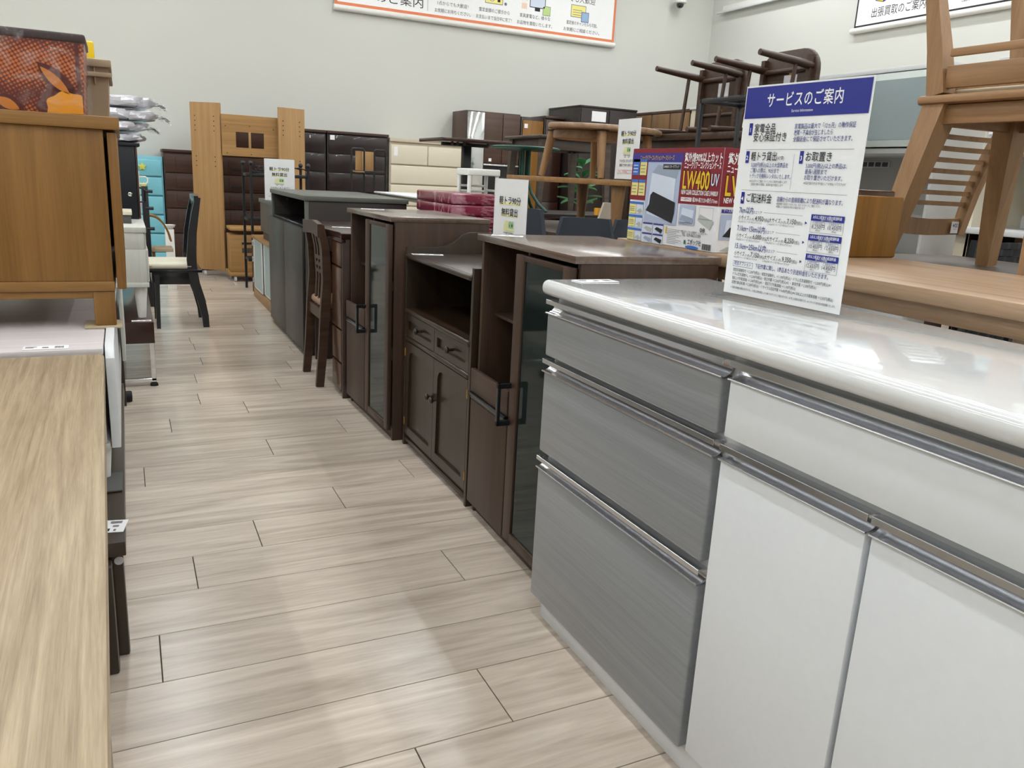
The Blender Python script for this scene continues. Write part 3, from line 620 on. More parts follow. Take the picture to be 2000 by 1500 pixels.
def grey_cabinet():
    x,y0,y1 = 1.06,5.385,6.73; D = .70
    t = thing('grey_cabinet','dark grey sideboard with open bay above two doors','cabinet',(x,y0,0))
    bx(t,'top','plain_gray_green',(x-.008,x+D,y0-.012,y1+.012,1.035,1.066))
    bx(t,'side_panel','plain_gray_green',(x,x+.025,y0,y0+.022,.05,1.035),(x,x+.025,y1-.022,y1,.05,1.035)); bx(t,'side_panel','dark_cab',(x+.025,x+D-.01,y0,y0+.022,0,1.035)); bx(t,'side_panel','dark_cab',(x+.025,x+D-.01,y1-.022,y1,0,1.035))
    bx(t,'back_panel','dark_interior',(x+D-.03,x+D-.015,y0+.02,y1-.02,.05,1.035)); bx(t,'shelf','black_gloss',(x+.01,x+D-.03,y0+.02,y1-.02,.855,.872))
    ym = (y0+y1)/2
    for a,b_ in ((y0+.003,ym-.003),(ym+.003,y1+.02)): bx(t,'door','grey_door',(x-.022,x-.003,a,b_,.035,.855))
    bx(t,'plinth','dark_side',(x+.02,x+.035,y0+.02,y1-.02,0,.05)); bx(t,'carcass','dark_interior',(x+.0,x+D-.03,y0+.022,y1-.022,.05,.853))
    B().lathe((x+.12,y1-.0225,.99),[(.012,0),(.012,-.004)],12,'y').obj('cable_cap','felt',t)
grey_cabinet()
truck_sign('truck rental sign standing behind the dark grey sideboard',(1.165,6.95,.958),-22)
def glass_sideboard():
    x,y0,y1 = 1.09,7.02,8.10
    t = thing('glass_sideboard','light oak low cabinet with frosted sliding glass doors','cabinet',(x,y0,0))
    bx(t,'top','light_oak_y',(x-.01,x+.45,y0,y1,.565,.592)); bx(t,'side_panel','light_oak_y',(x,x+.44,y0,y0+.025,0,.565)); bx(t,'side_panel','light_oak_y',(x,x+.44,y1-.025,y1,0,.565))
    bx(t,'base_rail','light_oak_y',(x,x+.02,y0+.025,y1-.025,0,.085)); bx(t,'back_panel','cab_white',(x+.42,x+.43,y0+.02,y1-.02,.05,.565)); bx(t,'bottom','light_oak_y',(x+.02,x+.43,y0+.02,y1-.02,.07,.085))
    d = joined(t,'sliding_door','cab_white',(x+.004,x+.014,7.56,7.59,.09,.56),(x+.004,x+.014,8.02,8.07,.09,.56),(x+.004,x+.014,7.58,8.03,.09,.10),(x+.004,x+.014,7.58,8.03,.55,.56)); bx(d,'pane','frost_glass',(x+.007,x+.011,7.59,8.02,.09,.56),bev=0)
    d = joined(t,'sliding_door','cab_white',(x+.02,x+.03,7.05,7.09,.09,.56),(x+.02,x+.03,7.50,7.58,.09,.56),(x+.02,x+.03,7.08,7.51,.09,.10),(x+.02,x+.03,7.08,7.51,.55,.56)); bx(d,'pane','frost_glass',(x+.023,x+.027,7.09,7.50,.09,.56),bev=0)
    for z in (.49,.34,.14): bx(t,'handle_bar','chrome',(x-.012,x+.002,8.04,8.06,z,z+.05),bev=.002)
glass_sideboard()
def grey_box_cabinet():
    x,y0,y1 = 1.115,6.80,7.72
    t = thing('grey_box_cabinet','small taupe cabinet with dark grey lid on the light oak cabinet','cabinet',(x,y0,.593))
    bx(t,'lid','plain_gray_green',(x-.012,x+.42,y0,y1,.918,.952)); bx(t,'body','grey_brown_table',(x,x+.40,y0+.01,y1-.01,.66,.917)); bx(t,'base','black_metal',(x+.02,x+.39,y0+.02,y1-.02,.593,.66))
grey_box_cabinet()
price_card(1.22,7.62,.953,-20,'tiny white price card on dark grey lid of taupe cabinet',.12,.05)
def iron_rack():
    t = thing('iron_rack','black wrought iron shelf rack with ball finials and scrolls','shelf rack',(1.10,8.55,0))
    for (px,py) in ((1.095,8.66),(1.135,8.40),(1.665,8.66),(1.69,8.40)):
        d = B().box(px-.012,px+.012,py-.012,py+.012,0,1.235,.002,1).obj('post','black_metal',t)
        B().lathe((px,py,1.255),[(.002,-.025),(.017,-.018),(.024,0),(.017,.018),(.002,.025)],12).obj('finial','black_metal',d)
    for z in (1.13,.70,.30): bx(t,'shelf','black_metal',(1.09,1.70,8.40,8.66,z,z+.03))
    for y in (8.40,8.66):
        sp = []
        for i in range(26):
            a = i*.42; r = .075*(1-i/30); sp.append((1.24+r*math.cos(a+2.2),y,1.205+r*.6*math.sin(a+2.2)))
        B().tube(sp,.006,6).obj('scroll','black_metal',t)
        B().tube([(1.15,y,1.165),(1.3,y,1.17),(1.45,y,1.21),(1.6,y,1.23),(1.68,y,1.21)],.006,6).obj('scroll','black_metal',t)
iron_rack()
# ---------------------------------------------------------------- left row
def oak_desk():
    t = thing('oak_table','pale ash table with rounded corners in the left foreground','table',(-.077,2.43,0),1.1)
    X1,Y1,r = -.077,2.43,.018
    pts = [(X1-r+r*math.cos(a),Y1-r+r*math.sin(a)) for a in [i*math.pi/2/6 for i in range(7)]]+[(-1.15+r*math.cos(a)+0,Y1-r+r*math.sin(a)) for a in [math.pi/2+i*math.pi/2/6 for i in range(7)]]
    pts += [(-1.168,-.4),(X1,-.4)]
    B().prism(pts,'z',.683,.72,.005).obj('top','ash_top',t)
    bx(t,'side_apron','ash_top',(X1-.05,X1-.012,-.3,1.50,.56,.683)); bx(t,'end_apron','ash_top',(-1.1,X1-.1,2.20,2.24,.58,.683))
    for x,y in ((-.13,1.35),(-1.1,1.35),(-.13,-.3),(-1.1,-.3)): bx(t,'leg','ash_top',(x-.03,x+.03,y-.03,y+.03,0,.683),bev=.006)
oak_desk()
def brown_board():
    t = thing('low_board','low walnut television board with panel legs under the pale ash table','low table',(-.4,2.03,0))
    bx(t,'top','walnut_dark',(-.62,-.05,2.03,3.62,.292,.33)); bx(t,'end_leg','walnut_dark_z',(-.105,-.058,2.055,2.095,0,.292),(-.61,-.55,2.055,2.095,0,.292),bev=.006); bx(t,'end_leg','walnut_dark_z',(-.105,-.066,3.57,3.60,0,.292),(-.61,-.55,3.57,3.60,0,.292),bev=.006)
    bx(t,'stretcher','walnut_dark',(-.55,-.105,2.06,2.09,.2,.292)); 
    b = B().box(-.13,-.082,1.975,2.025,0,.292,.006); b.obj('front_leg','walnut_dark_z',t)
    B().lathe((-.068,2.054,.27),[(.011,0),(.011,-.002)],14,'y').obj('sticker','tag_gray',t)
brown_board()
price_card(-.075,2.13,.3305,80,'white barcode card on end of low walnut board',.075,.055)
t = thing('felt_pad','folded grey felt pad under white cabinet leg','pad',(-.085,2.44,.331))
bx(t,'sheet','felt',(-.14,-.055,2.37,2.52,.331,.337),bev=.002)
def white_cab():
    t = thing('white_sideboard','pale washed-wood sideboard on white legs between ash table and oak cabinet','cabinet',(-.4,2.45,.338))
    bx(t,'top','white_top_y',(-1.15,-.0795,2.45,3.62,.712,.73)); bx(t,'body','washed_white',(-1.13,-.0865,2.456,3.60,.448,.712)); bx(t,'bottom','washed_white',(-1.14,-.0795,2.452,3.61,.428,.448))
    for x,y in ((-.10,2.49),(-1.08,2.49),(-.10,3.55),(-1.08,3.55)): B().lathe((x,y,.338),[(.014,0),(.022,.09)],14).obj('leg','white_plastic',t)
    b = B().prism([(2.455,.435),(3.60,.435),(3.60,.734),(2.50,.734),(2.47,.722),(2.455,.70)],'x',-.076,-.052,.002); b.obj('door','satin_white',t)
    bx(t,'door','washed_white',(-.042,-.03,3.2,3.6,.52,.735))
white_cab()
price_card(-.22,2.485,.7305,0,'long white barcode label on pale washed-wood sideboard top',.11,.045)
t = thing('cork_pad','ragged cardboard pad under leg of oak cabinet','pad',(-.08,2.79,.731))
bx(t,'sheet','cork',(-.135,-.03,2.74,2.86,.731,.737),bev=.001)
def oak_cab():
    y0,y1 = 2.76,3.95; x0,x1 = -.72,-.0
    t = thing('oak_cabinet','light oak cabinet on short legs carrying patterned basket','cabinet',(-.35,y0,.737))
    bx(t,'top','oak_y',(x0-.02,x1+.0,y0-.012,y1+.01,1.325,1.362),bev=.003)
    bx(t,'side_panel','oak',(x0,-.045,y0,y0+.025,.875,1.325)); bx(t,'side_panel','oak',(x0,-.045,y1-.025,y1,.875,1.325)); bx(t,'back_panel','oak',(x0,x0+.01,y0+.02,y1-.02,.86,1.325))
    bx(t,'base_rail','oak_y',(x0,-.042,y0-.004,y1,.845,.875)); bx(t,'lower_rail','oak_y',(x0+.05,-.10,y0+.004,y0+.03,.822,.845))
    for i in range(2):
        a = y0+.002+i*.6; d = bx(t,'door','oak',(-.036,-.010,a,a+.585,.850,1.318),bev=.003)
    for x,y in ((-.105,y0),(x0+.01,y0),(-.105,y1-.06),(x0+.01,y1-.06)): bx(t,'leg','oak',(x,x+.06,y,y+.06,.737,.845),bev=.004)
oak_cab()
def basket():
    t = thing('patterned_basket','orange and maroon patterned basket with brown lid wrapped in film','basket',(-.2,2.93,1.362))
    y0,y1 = 2.80,3.05; a,b_,c,d = -.325,-.092,-.345,-.078
    z0,z1 = 1.363,1.575
    b = B(); lo = [(a,y0+.012,z0),(b_,y0+.012,z0),(b_,y1-.01,z0),(a,y1-.01,z0)]; hi = [(c,y0,z1),(d,y0,z1),(d,y1,z1),(c,y1,z1)]
    vl = [b.bm.verts.new(p) for p in lo]; vh = [b.bm.verts.new(p) for p in hi]
    for i in range(4): b.bm.faces.new((vl[i],vl[(i+1)%4],vh[(i+1)%4],vh[i]))
    b.bm.faces.new(vl); b.bm.faces.new(vh); bmesh.ops.recalc_face_normals(b.bm,faces=b.bm.faces); b.obj('body','basket_print',t)
    B().box(c-.004,d+.004,y0-.004,y1+.004,1.562,1.587,.007,3).obj('lid','basket_rim',t)
    s = Sheet((-.325,y0+.008,z0),(1,0,0),(0,-.055,1)); W = .233
    def petal(u,v,ang,L,wd,m,l):
        p = []
        for i in range(20):
            q = i/19; p.append((L*q,wd*math.sin(math.pi*q)**.8))
        p += [(x,-y) for x,y in p[::-1][1:-1]]
        ca,sa = math.cos(ang),math.sin(ang); s.poly([(u+x*ca-y*sa,max(.001,v+x*sa+y*ca)) for x,y in p],m,l)
    petal(.215,.045,2.35,.13,.026,'print_maroon',1); petal(.20,.055,2.35,.10,.013,'print_amber',2)
    s.poly([(min(W-.001,.185+.07*math.cos(q)*(1+.07*math.cos(6*q))),max(.001,.018+.055*math.sin(q)*(1+.07*math.cos(6*q)))) for q in [i*math.pi/24-.35 for i in range(34)]],'print_maroon',1)
    s.poly([(min(W-.001,.195+.058*math.cos(q)*(1+.06*math.cos(7*q))),max(.001,.016+.046*math.sin(q)*(1+.06*math.cos(7*q)))) for q in [i*math.pi/24-.3 for i in range(33)]],'print_gold',2)
    petal(.005,.035,-.45,.085,.026,'print_maroon',1); petal(.01,.033,-.45,.065,.014,'print_amber',2)
    s.rect(W-.012,.07,W-.002,.20,'print_maroon',1)
    s.done(t,{'print_maroon':'pattern','print_amber':'pattern','print_gold':'pattern'})
    B().box(-.35,-.072,y0-.008,y1+.008,z0,1.59,.008,2).obj('plastic_film','clear_film',t)
basket()
def bin_():
    t = thing('storage_bin','taupe plastic storage bin with ribbed rim behind patterned basket','bin',(-.2,3.2,1.363))
    b = B(); lo = [(-.40,3.10),(-.03,3.10),(-.03,3.42),(-.40,3.42)]; hi = [(-.415,3.09),(-.02,3.09),(-.02,3.43),(-.415,3.43)]
    vl = [b.bm.verts.new((p[0],p[1],1.363)) for p in lo]; vh = [b.bm.verts.new((p[0],p[1],1.548)) for p in hi]
    for i in range(4): b.bm.faces.new((vl[i],vl[(i+1)%4],vh[(i+1)%4],vh[i]))
    b.bm.faces.new(vl); b.bm.faces.new(vh); bmesh.ops.recalc_face_normals(b.bm,faces=b.bm.faces); b.obj('body','taupe',t)
    B().box(-.425,-.012,3.075,3.44,1.528,1.552,.004).obj('rim','taupe',t); B().box(-.425,-.012,3.075,3.44,1.497,1.512,.003).obj('rim','taupe',t)
    bx(t,'rib','taupe',(-.064,-.06,3.083,3.095,1.475,1.53),bev=.001)
bin_()
t = thing('yellow_board','bright yellow plastic board standing in taupe bin','board',(-.16,3.3,1.553))
B().box(-.30,-.062,3.30,3.325,1.553,1.63,.008,3).obj('panel','yellow_plastic',t)
# ---- behind: dark side table, chrome-legged table, washed cabinet, black cabinet, wrapped bedding
def dark_side_table():
    t = thing('side_table','dark brown side table with caster behind low walnut board','table',(-.3,4.2,0))
    bx(t,'top','walnut_dark',(-.62,-.06,3.75,4.50,.40,.43)); 
    for x,y in ((-.088,4.43),(-.6,4.43),(-.6,3.77)): bx(t,'leg','walnut_dark_z',(x,x+.034,y,y+.036,0,.40),bev=.002)
    B().lathe((-.045,4.52,.027),[(.006,-.02),(.027,-.018),(.030,-.01),(.030,.01),(.027,.018),(.006,.02)],18,'x').obj('caster','rubber',t)
dark_side_table()
def chrome_table():
    t = thing('low_table','low red brown table with chrome frame under washed white cabinet','low table',(-.2,4.8,0))
    bx(t,'top','red_dark',(-.55,.106,4.80,6.3,.25,.37))
    for y in (4.815,6.27):
        b = B().box(.078,.103,y,y+.025,.03,.25,.002,1); b.box(-.54,-.515,y,y+.025,.03,.25,.002,1); b.box(-.54,.103,y,y+.025,.022,.045,.002,1); b.obj('frame','chrome',t)
        for x in (.09,-.53): B().lathe((x,y+.012,0),[(.022,0),(.02,.014),(.01,.022)],14).obj('foot','rubber',t)
chrome_table()
price_card(.045,4.845,.3705,0,'white price card on low red brown chrome-frame table',.10,.04)
def washed_cab():
    y = 4.90
    t = thing('washed_cabinet','washed white cabinet on conical legs stacked on chrome-frame table','cabinet',(-.2,y,.371))
    bx(t,'top','washed_white',(-.5,.098,y-.005,6.2,.85,.88)); bx(t,'body','washed_white',(-.5,.085,y,6.2,.76,.85)); bx(t,'lower_body','washed_white',(-.5,.090,y,6.2,.575,.76)); bx(t,'base','washed_white',(-.51,.098,y-.006,6.21,.55,.575))
    bx(t,'drawer','washed_white',(.085,.095,y+.01,5.5,.765,.845)); bx(t,'door','washed_white',(.09,.102,y+.01,5.5,.58,.755))
    for x,yy in ((.052,4.96),(-.45,4.96),(.052,6.1),(-.45,6.1)): B().lathe((x,yy,.371),[(.021,0),(.036,.179)],18).obj('leg','white_plastic',t)
washed_cab()
t = thing('white_case','small white and grey case beside black steel cabinet','case',(-.05,5.2,.881))
bx(t,'lid','cream',(-.2,.035,5.16,5.42,.928,.95)); bx(t,'body','felt',(-.2,.03,5.17,5.42,.881,.928))
def black_cab():
    t = thing('black_cabinet','black steel cabinet with side handle and round lock','cabinet',(-.2,5.6,.881))
    bx(t,'body','black_cab',(-.5,.075,5.55,6.15,.881,1.315)); bx(t,'top','black_cab',(-.51,.105,5.54,6.16,1.315,1.335)); bx(t,'door','chest_brown',(.077,.088,5.55,6.15,.885,1.31))
    B().tube([(.085,5.60,1.07),(.112,5.60,1.066),(.118,5.60,1.05),(.118,5.60,.995),(.112,5.60,.985),(.085,5.60,.983)],.005,8).obj('handle','black_gloss',t)
    B().lathe((.035,5.549,1.03),[(.013,0),(.013,-.004),(.006,-.006)],16,'y').obj('lock','chrome',t)
    bx(t,'label','paper',(.09,.14,5.64,5.70,1.245,1.247),bev=0)
black_cab()
for i,(z,dz,x1,sx) in enumerate(((1.336,.058,.12,.02),(1.402,.058,.135,.03),(1.468,.066,.20,.05),(1.542,.070,.18,.06))):
    def lump(u,v,z=z,dz=dz,x1=x1,i=i):
        a = 2*math.pi*u; b_ = math.pi*(v-.5); ex = .45
        f = lambda c: math.copysign(abs(c)**ex,c)
        n = .012*math.sin(7*a+3*i)*math.cos(b_)+.010*math.sin(13*a+i*2+4*v*6)*math.cos(b_)
        cx = (x1-.48)/2; rx = (x1+.48)/2
        return (cx+(rx+n*2.2)*f(math.cos(a))*f(math.cos(b_)), 5.85+(.28+n)*f(math.sin(a))*f(math.cos(b_)), z+dz/2+dz/2*f(math.sin(b_))+n*.5*math.cos(b_))
    lab = ('lowest of the plastic-wrapped white bundles on black cabinet','second plastic-wrapped white bundle from the bottom on black cabinet','plastic-wrapped white bundle below the top one on black cabinet','topmost plastic-wrapped white bundle on black cabinet')[i]
    t = thing('wrapped_bedding',lab,'bedding',(-.1,5.85,z),group='plastic-wrapped bedding on black cabinet')
    b = B().grid(lump,56,14); bmesh.ops.remove_doubles(b.bm,verts=b.bm.verts,dist=.0006); b.obj('bundle','white_wrap',t)
    if i >= 1:
        def flap(u,v,z=z,x1=x1,dz=dz): return (x1+.10*u, 5.62+.36*v+.02*math.sin(9*u), z+dz*.6-.03*u*u+.014*math.sin(11*v+5*u)+.01*math.sin(23*v))
        B().grid(flap,10,18,.002).obj('film_flap','clear_film',t)
# ---- dining chair with cream seat in the aisle
def cream_chair():
    t = thing('dining_chair','black dining chair with cream seat standing in the aisle','chair',(.33,6.75,0))
    m = 'black_gloss'; yn,yf = 6.55,6.98
    for y in (yn,yf):
        B().bar([(.518,y,0),(.513,y,.09),(.488,y,.22),(.452,y,.34),(.438,y,.43),(.432,y,.52),(.448,y,.72),(.472,y,.86),(.497,y,.985)],[.03]*9,[.045,.05,.058,.066,.07,.068,.06,.052,.04],up=(1,0,0)).obj('back_post',m,t)
        B().bar([(.178,y-.01,0),(.182,y,.22),(.186,y,.41)],.03,[.028,.032,.036],up=(1,0,0)).obj('leg',m,t)
        B().box(.165,.44,y-.012,y+.012,.335,.43,.004).obj('side_rail',m,t)
    B().bar([(.485,6.545,.955),(.50,6.765,.965),(.485,6.985,.955)],.03,.08).obj('top_rail',m,t)
    B().box(.42,.436,yn,yf,.345,.43,.003).obj('rear_rail',m,t); B().box(.15,.168,yn,yf,.345,.43,.003).obj('front_rail',m,t)
    B().box(.12,.505,6.525,7.0,.425,.447,.004).obj('seat_frame',m,t)
    B().box(.125,.45,6.535,6.99,.447,.495,.022,4).obj('seat','seat_cream',t)
    bx(t,'sticker','brass',(.135,.155,6.532,6.536,.468,.474),bev=0)
    for y in (6.68,6.765,6.85): B().bar([(.436,y,.50),(.452,y,.74),(.483,y,.93)],.04,.012,up=(1,0,0)).obj('splat',m,t)
cream_chair()
# ---- small mixed goods behind washed cabinet
t = thing('toy_chair','small curved plywood chair with dark stand beside blue chest','chair',(.2,7.7,0))
def cv(u,v):
    a = -.2+1.5*u; return (.19+.17*math.sin(a), 7.6+.25*v, .48+.30*math.cos(a))
B().grid(cv,14,4,.014).obj('shell','amber_wood',t)
bx(t,'leg','amber_wood',(.12,.15,7.62,7.66,0,.50),(.19,.215,7.62,7.66,0,.50)); bx(t,'post','black_metal',(.135,.185,7.55,7.60,0,1.02))
for z in (.98,.84,.67): B().tube([(.16,7.56,z),(.22,7.56,z)],.014,8).obj('peg','black_metal',t)
bx(t,'seat','cork',(.10,.36,7.60,7.85,.47,.50))
t = thing('wire_stand','small white wire frame on dark wooden stand','frame',(.13,7.9,0))
B().tube([(.10,7.9,1.03),(.18,7.9,1.03),(.195,7.9,1.045),(.195,7.9,1.075),(.18,7.9,1.09),(.10,7.9,1.09)],.007,6).obj('wire','white_plastic',t)
bx(t,'panel','cream',(.06,.13,7.88,7.92,.0,1.14))
t = thing('white_bowl','white oval bowl on blue chest side','bowl',(.36,8.6,.0))
B().lathe((.38,8.6,.62),[(.02,-.03),(.05,-.01),(.062,.012),(.055,.012),(.04,-.004)],20).obj('bowl','gloss_white',t); bx(t,'stand','white_plastic',(.34,.42,8.56,8.64,0,.59))
# ---------------------------------------------------------------- back row along the wall
FY = 10.10
def stars(u,v,r):
    return [(u+(r if i%2 == 0 else r*.55)*math.sin(math.pi*i/5), v+(r if i%2 == 0 else r*.55)*math.cos(math.pi*i/5)) for i in range(10)]
def blue_chest():
    t = thing('blue_chest','pale blue plastic chest with star shaped knobs','chest of drawers',(.2,FY,0))
    x0,x1 = -.03,.415
    bx(t,'body','blue_plastic',(x0,x1,FY+.03,10.55,0,1.275)); 
    zs = [.02,.21,.42,.63,.84,1.05,1.24]
    for i in range(6):
        d = B().box(x0+.012,x1-.012,FY,FY+.03,zs[i]+.008,zs[i+1]-.006,.012,3).obj('drawer','blue_plastic',t)
        s = B().prism(stars((x0+x1)/2+.01,(zs[i]+zs[i+1])/2+.01,.045),'y',FY-.02,FY,.004); s.obj('knob',('star_yellow','star_pink','star_yellow','star_pink','star_yellow','star_yellow')[i],d)
blue_chest()
def slot_chest(label,x0,x1,z,rows,m,mb,panels,loc=FY,name='wooden_chest',handle='slot'):
    t = thing(name,label,'chest of drawers',((x0+x1)/2,loc,0))
    bx(t,'body',mb,(x0,x1,loc+.02,BW-.04,0,z)); bx(t,'top',mb,(x0-.008,x1+.008,loc-.006,BW-.03,z,z+.03))
    for i,(z0,z1) in enumerate(rows):
        d = bx(t,'drawer',m,(x0+.012,x1-.012,loc,loc+.02,z0,z1),bev=.006)
        for (a,b_) in panels:
            B().box(a,b_,loc-.006,loc+.002,z0+.028,z1-.028,.005,2).obj('raised_panel',m,d)
            zz = z0+(z1-z0)*.3; bx(d,'pull','dark_interior',((b_-.17) if a < x0+.5 else a+.02,(b_-.02) if a < x0+.5 else a+.17,loc-.009,loc-.005,zz-.012,zz+.012),bev=.002)
    return t
slot_chest('tall brown wooden chest with panelled drawers behind pine frame',.425,1.80,1.33,((1.11,1.31),(.915,1.10),(.715,.905),(.435,.705),(.155,.425),(.01,.145)),'chest_brown','chest_brown',((.55,1.06),(1.12,1.58)))
def dark_chest(label,x0,x1,tagx):
    t = thing('dark_chest',label,'chest of drawers',((x0+x1)/2,FY,0),group='glossy dark chests on back wall')
    bx(t,'body','dark_cab',(x0,x1,FY+.02,BW-.04,0,1.655)); bx(t,'top','cupboard_brown',(x0-.003,x1+.003,FY-.01,BW-.03,1.655,1.685))
    zs = [.02,.30,.56,.80,1.05,1.30,1.65]; zs = [.02,.22,.50,.75,.97,1.20,1.42,1.65]
    for i in range(7): B().box(x0+.012,x1-.012,FY,FY+.02,zs[i]+.006,zs[i+1]-.008,.008,3).obj('drawer','dark_plastic',t)
    if tagx: bx(t,'tag','paper',(tagx,tagx+.055,FY-.003,FY,1.58,1.635),bev=0)
    else: bx(t,'tag','paper',((x0+x1)/2+.02,(x0+x1)/2+.028,FY-.003,FY,1.585,1.62),bev=0)
dark_chest('glossy dark chest right beside pine frame',1.82,2.25,None); dark_chest('wide glossy dark chest beside cream chest',2.268,3.03,2.30)
def cream_chest():
    x0,x1 = 3.05,4.03
    t = thing('cream_chest','cream chest with two half drawers above wide drawers','chest of drawers',((x0+x1)/2,FY,0))
    bx(t,'body','cream_plastic',(x0,x1,FY+.02,BW-.04,0,1.61)); bx(t,'top','cream_plastic',(x0-.004,x1+.004,FY-.012,BW-.03,1.61,1.655))
    for x,y in ((x0+.012,x0+.50),(x0+.506,x1-.012)): B().box(x,y,FY-.005,FY+.02,1.34,1.575,.012,3).obj('drawer','cream',t)
    for z0,z1 in ((1.10,1.325),(.83,1.085),(.56,.815),(.29,.545),(.02,.275)): B().box(x0+.012,x1-.012,FY-.005,FY+.02,z0,z1,.012,3).obj('drawer','cream',t)
    bx(t,'tag','paper',(x0+.05,x0+.10,FY-.009,FY-.005,1.44,1.55),bev=0)
cream_chest()
def cupboard():
    x0,x1 = 4.07,4.85
    t = thing('kitchen_cupboard','tall brown kitchen cupboard with mirrored strip and brown doors','cupboard',((x0+x1)/2,FY,0))
    bx(t,'body','cupboard_brown',(x0,x1,FY+.02,BW-.04,0,2.065)); bx(t,'side_trim','dark_cab',(x0-.004,x0+.012,FY-.004,FY+.03,0,2.06))
    m = bx(t,'mirror_door','chrome',(x0+.015,x0+.255,FY,FY+.018,.9,2.05),bev=.001)
    bx(t,'door','cupboard_brown',(x0+.26,x0+.515,FY-.004,FY+.018,1.42,2.05)); bx(t,'door','cupboard_brown',(x0+.522,x1-.008,FY-.004,FY+.018,1.42,2.05)); bx(t,'tag','paper',(x0+.33,x0+.37,FY-.007,FY-.004,1.44,1.48),bev=0)
    bx(t,'rail','alu',(x0+.26,x1-.008,FY-.008,FY+.012,1.385,1.405)); bx(t,'recess','dark_interior',(x0+.26,x1-.008,FY+.012,FY+.02,.86,1.385))
    bx(t,'counter','cab_white',(x0,x1,FY-.02,FY+.02,.84,.86))
    for a,b_ in ((x0+.012,x0+.36),(x0+.366,x1-.01)): bx(t,'drawer','cupboard_brown',(a,b_,FY-.004,FY+.018,.5,.83)); bx(t,'drawer','cupboard_brown',(a,b_,FY-.004,FY+.018,.06,.49))
cupboard()
def amber_cab():
    x0,x1 = 4.865,5.20
    t = thing('amber_wardrobe','tall amber wood wardrobe with small white tag on back wall','wardrobe',((x0+x1)/2,FY,0))
    bx(t,'body','walnut_dark_z',(x0,x1,FY+.02,BW-.04,0,2.045)); bx(t,'door','amber_wood',(x0+.02,x1-.012,FY,FY+.02,.75,2.0)); bx(t,'tag','paper',(x0+.04,x0+.09,FY-.003,FY,1.90,1.955),bev=0)
    for z0,z1 in ((.4,.74),(.05,.39)): bx(t,'drawer','amber_wood',(x0+.02,x1-.012,FY,FY+.02,z0,z1))
amber_cab()
t = thing('brown_cabinet','tall brown cabinet between amber wardrobe and black cabinet','cabinet',(5.34,FY,0))
bx(t,'body','walnut_dark_z',(5.215,5.50,FY+.02,BW-.04,0,2.05)); bx(t,'top','cupboard_brown',(5.21,5.505,FY-.01,BW-.03,2.05,2.08)); bx(t,'door','red_dark',(5.23,5.485,FY,FY+.02,.95,2.03)); bx(t,'drawer','red_dark',(5.23,5.485,FY,FY+.02,.4,.94)); bx(t,'drawer','red_dark',(5.23,5.485,FY,FY+.02,.05,.39))
t = thing('black_wardrobe','tall black wardrobe with large white notice on back wall','wardrobe',(5.97,9.6,0))
bx(t,'body','dark_cab',(5.53,6.42,FY-.38,BW-.04,0,2.20)); bx(t,'top','dark_side',(5.525,6.425,FY-.39,BW-.03,2.20,2.225))
for a,b_ in ((5.54,5.97),(5.98,6.41)): d = bx(t,'door','dark_side',(a,b_,FY-.40,FY-.382,.1,2.19)); bx(d,'handle','black_metal',(b_-.03 if a < 5.6 else a+.02,b_-.02 if a < 5.6 else a+.03,FY-.42,FY-.40,1.0,1.2))
bx(t,'notice','paper',(5.70,5.92,FY-.405,FY-.401,2.03,2.16),bev=0)
def corner_row():
    for i,(ya,yb,lab) in enumerate(((9.62,10.3,'brown wooden cabinet nearest room corner along right side'),(9.2,9.61,'middle brown wooden cabinet along right side'),(8.78,9.19,'brown wooden cabinet next to cream unit along right side'))):
        t = thing('corner_cabinet',lab,'cabinet',(6.62,ya,0),group='brown cabinets along the right side')
        bx(t,'body','walnut_dark_z',(6.62,7.1,ya,yb,0,2.18)); bx(t,'top','cupboard_brown',(6.60,7.12,ya-.005,yb+.002,2.18,2.215)); bx(t,'door','light_oak_dark',(6.60,6.62,ya+.006,yb-.006,.05,2.175))
wood('light_oak_dark',(134,104,72),(104,78,52),'Z',k=24,stretch=.03,rough=.4)
corner_row()
t = thing('cream_unit','cream upright shelf unit seen between overturned chairs','shelf unit',(6.62,8.4,0))
bx(t,'body','cream',(6.62,7.1,8.1,8.77,0,2.20)); bx(t,'door','cream_plastic',(6.60,6.62,8.12,8.75,.05,2.15)); bx(t,'top','cab_white',(6.59,7.12,8.09,8.775,2.2,2.23))
t = thing('dark_box','dark brown box stacked on brown chest behind pine frame window','box',(1.3,FY,1.361))
bx(t,'body','dark_cab',(.95,1.80,FY+.02,BW-.05,1.361,1.67)); bx(t,'front','chest_brown',(.95,1.80,FY,FY+.019,1.365,1.665))
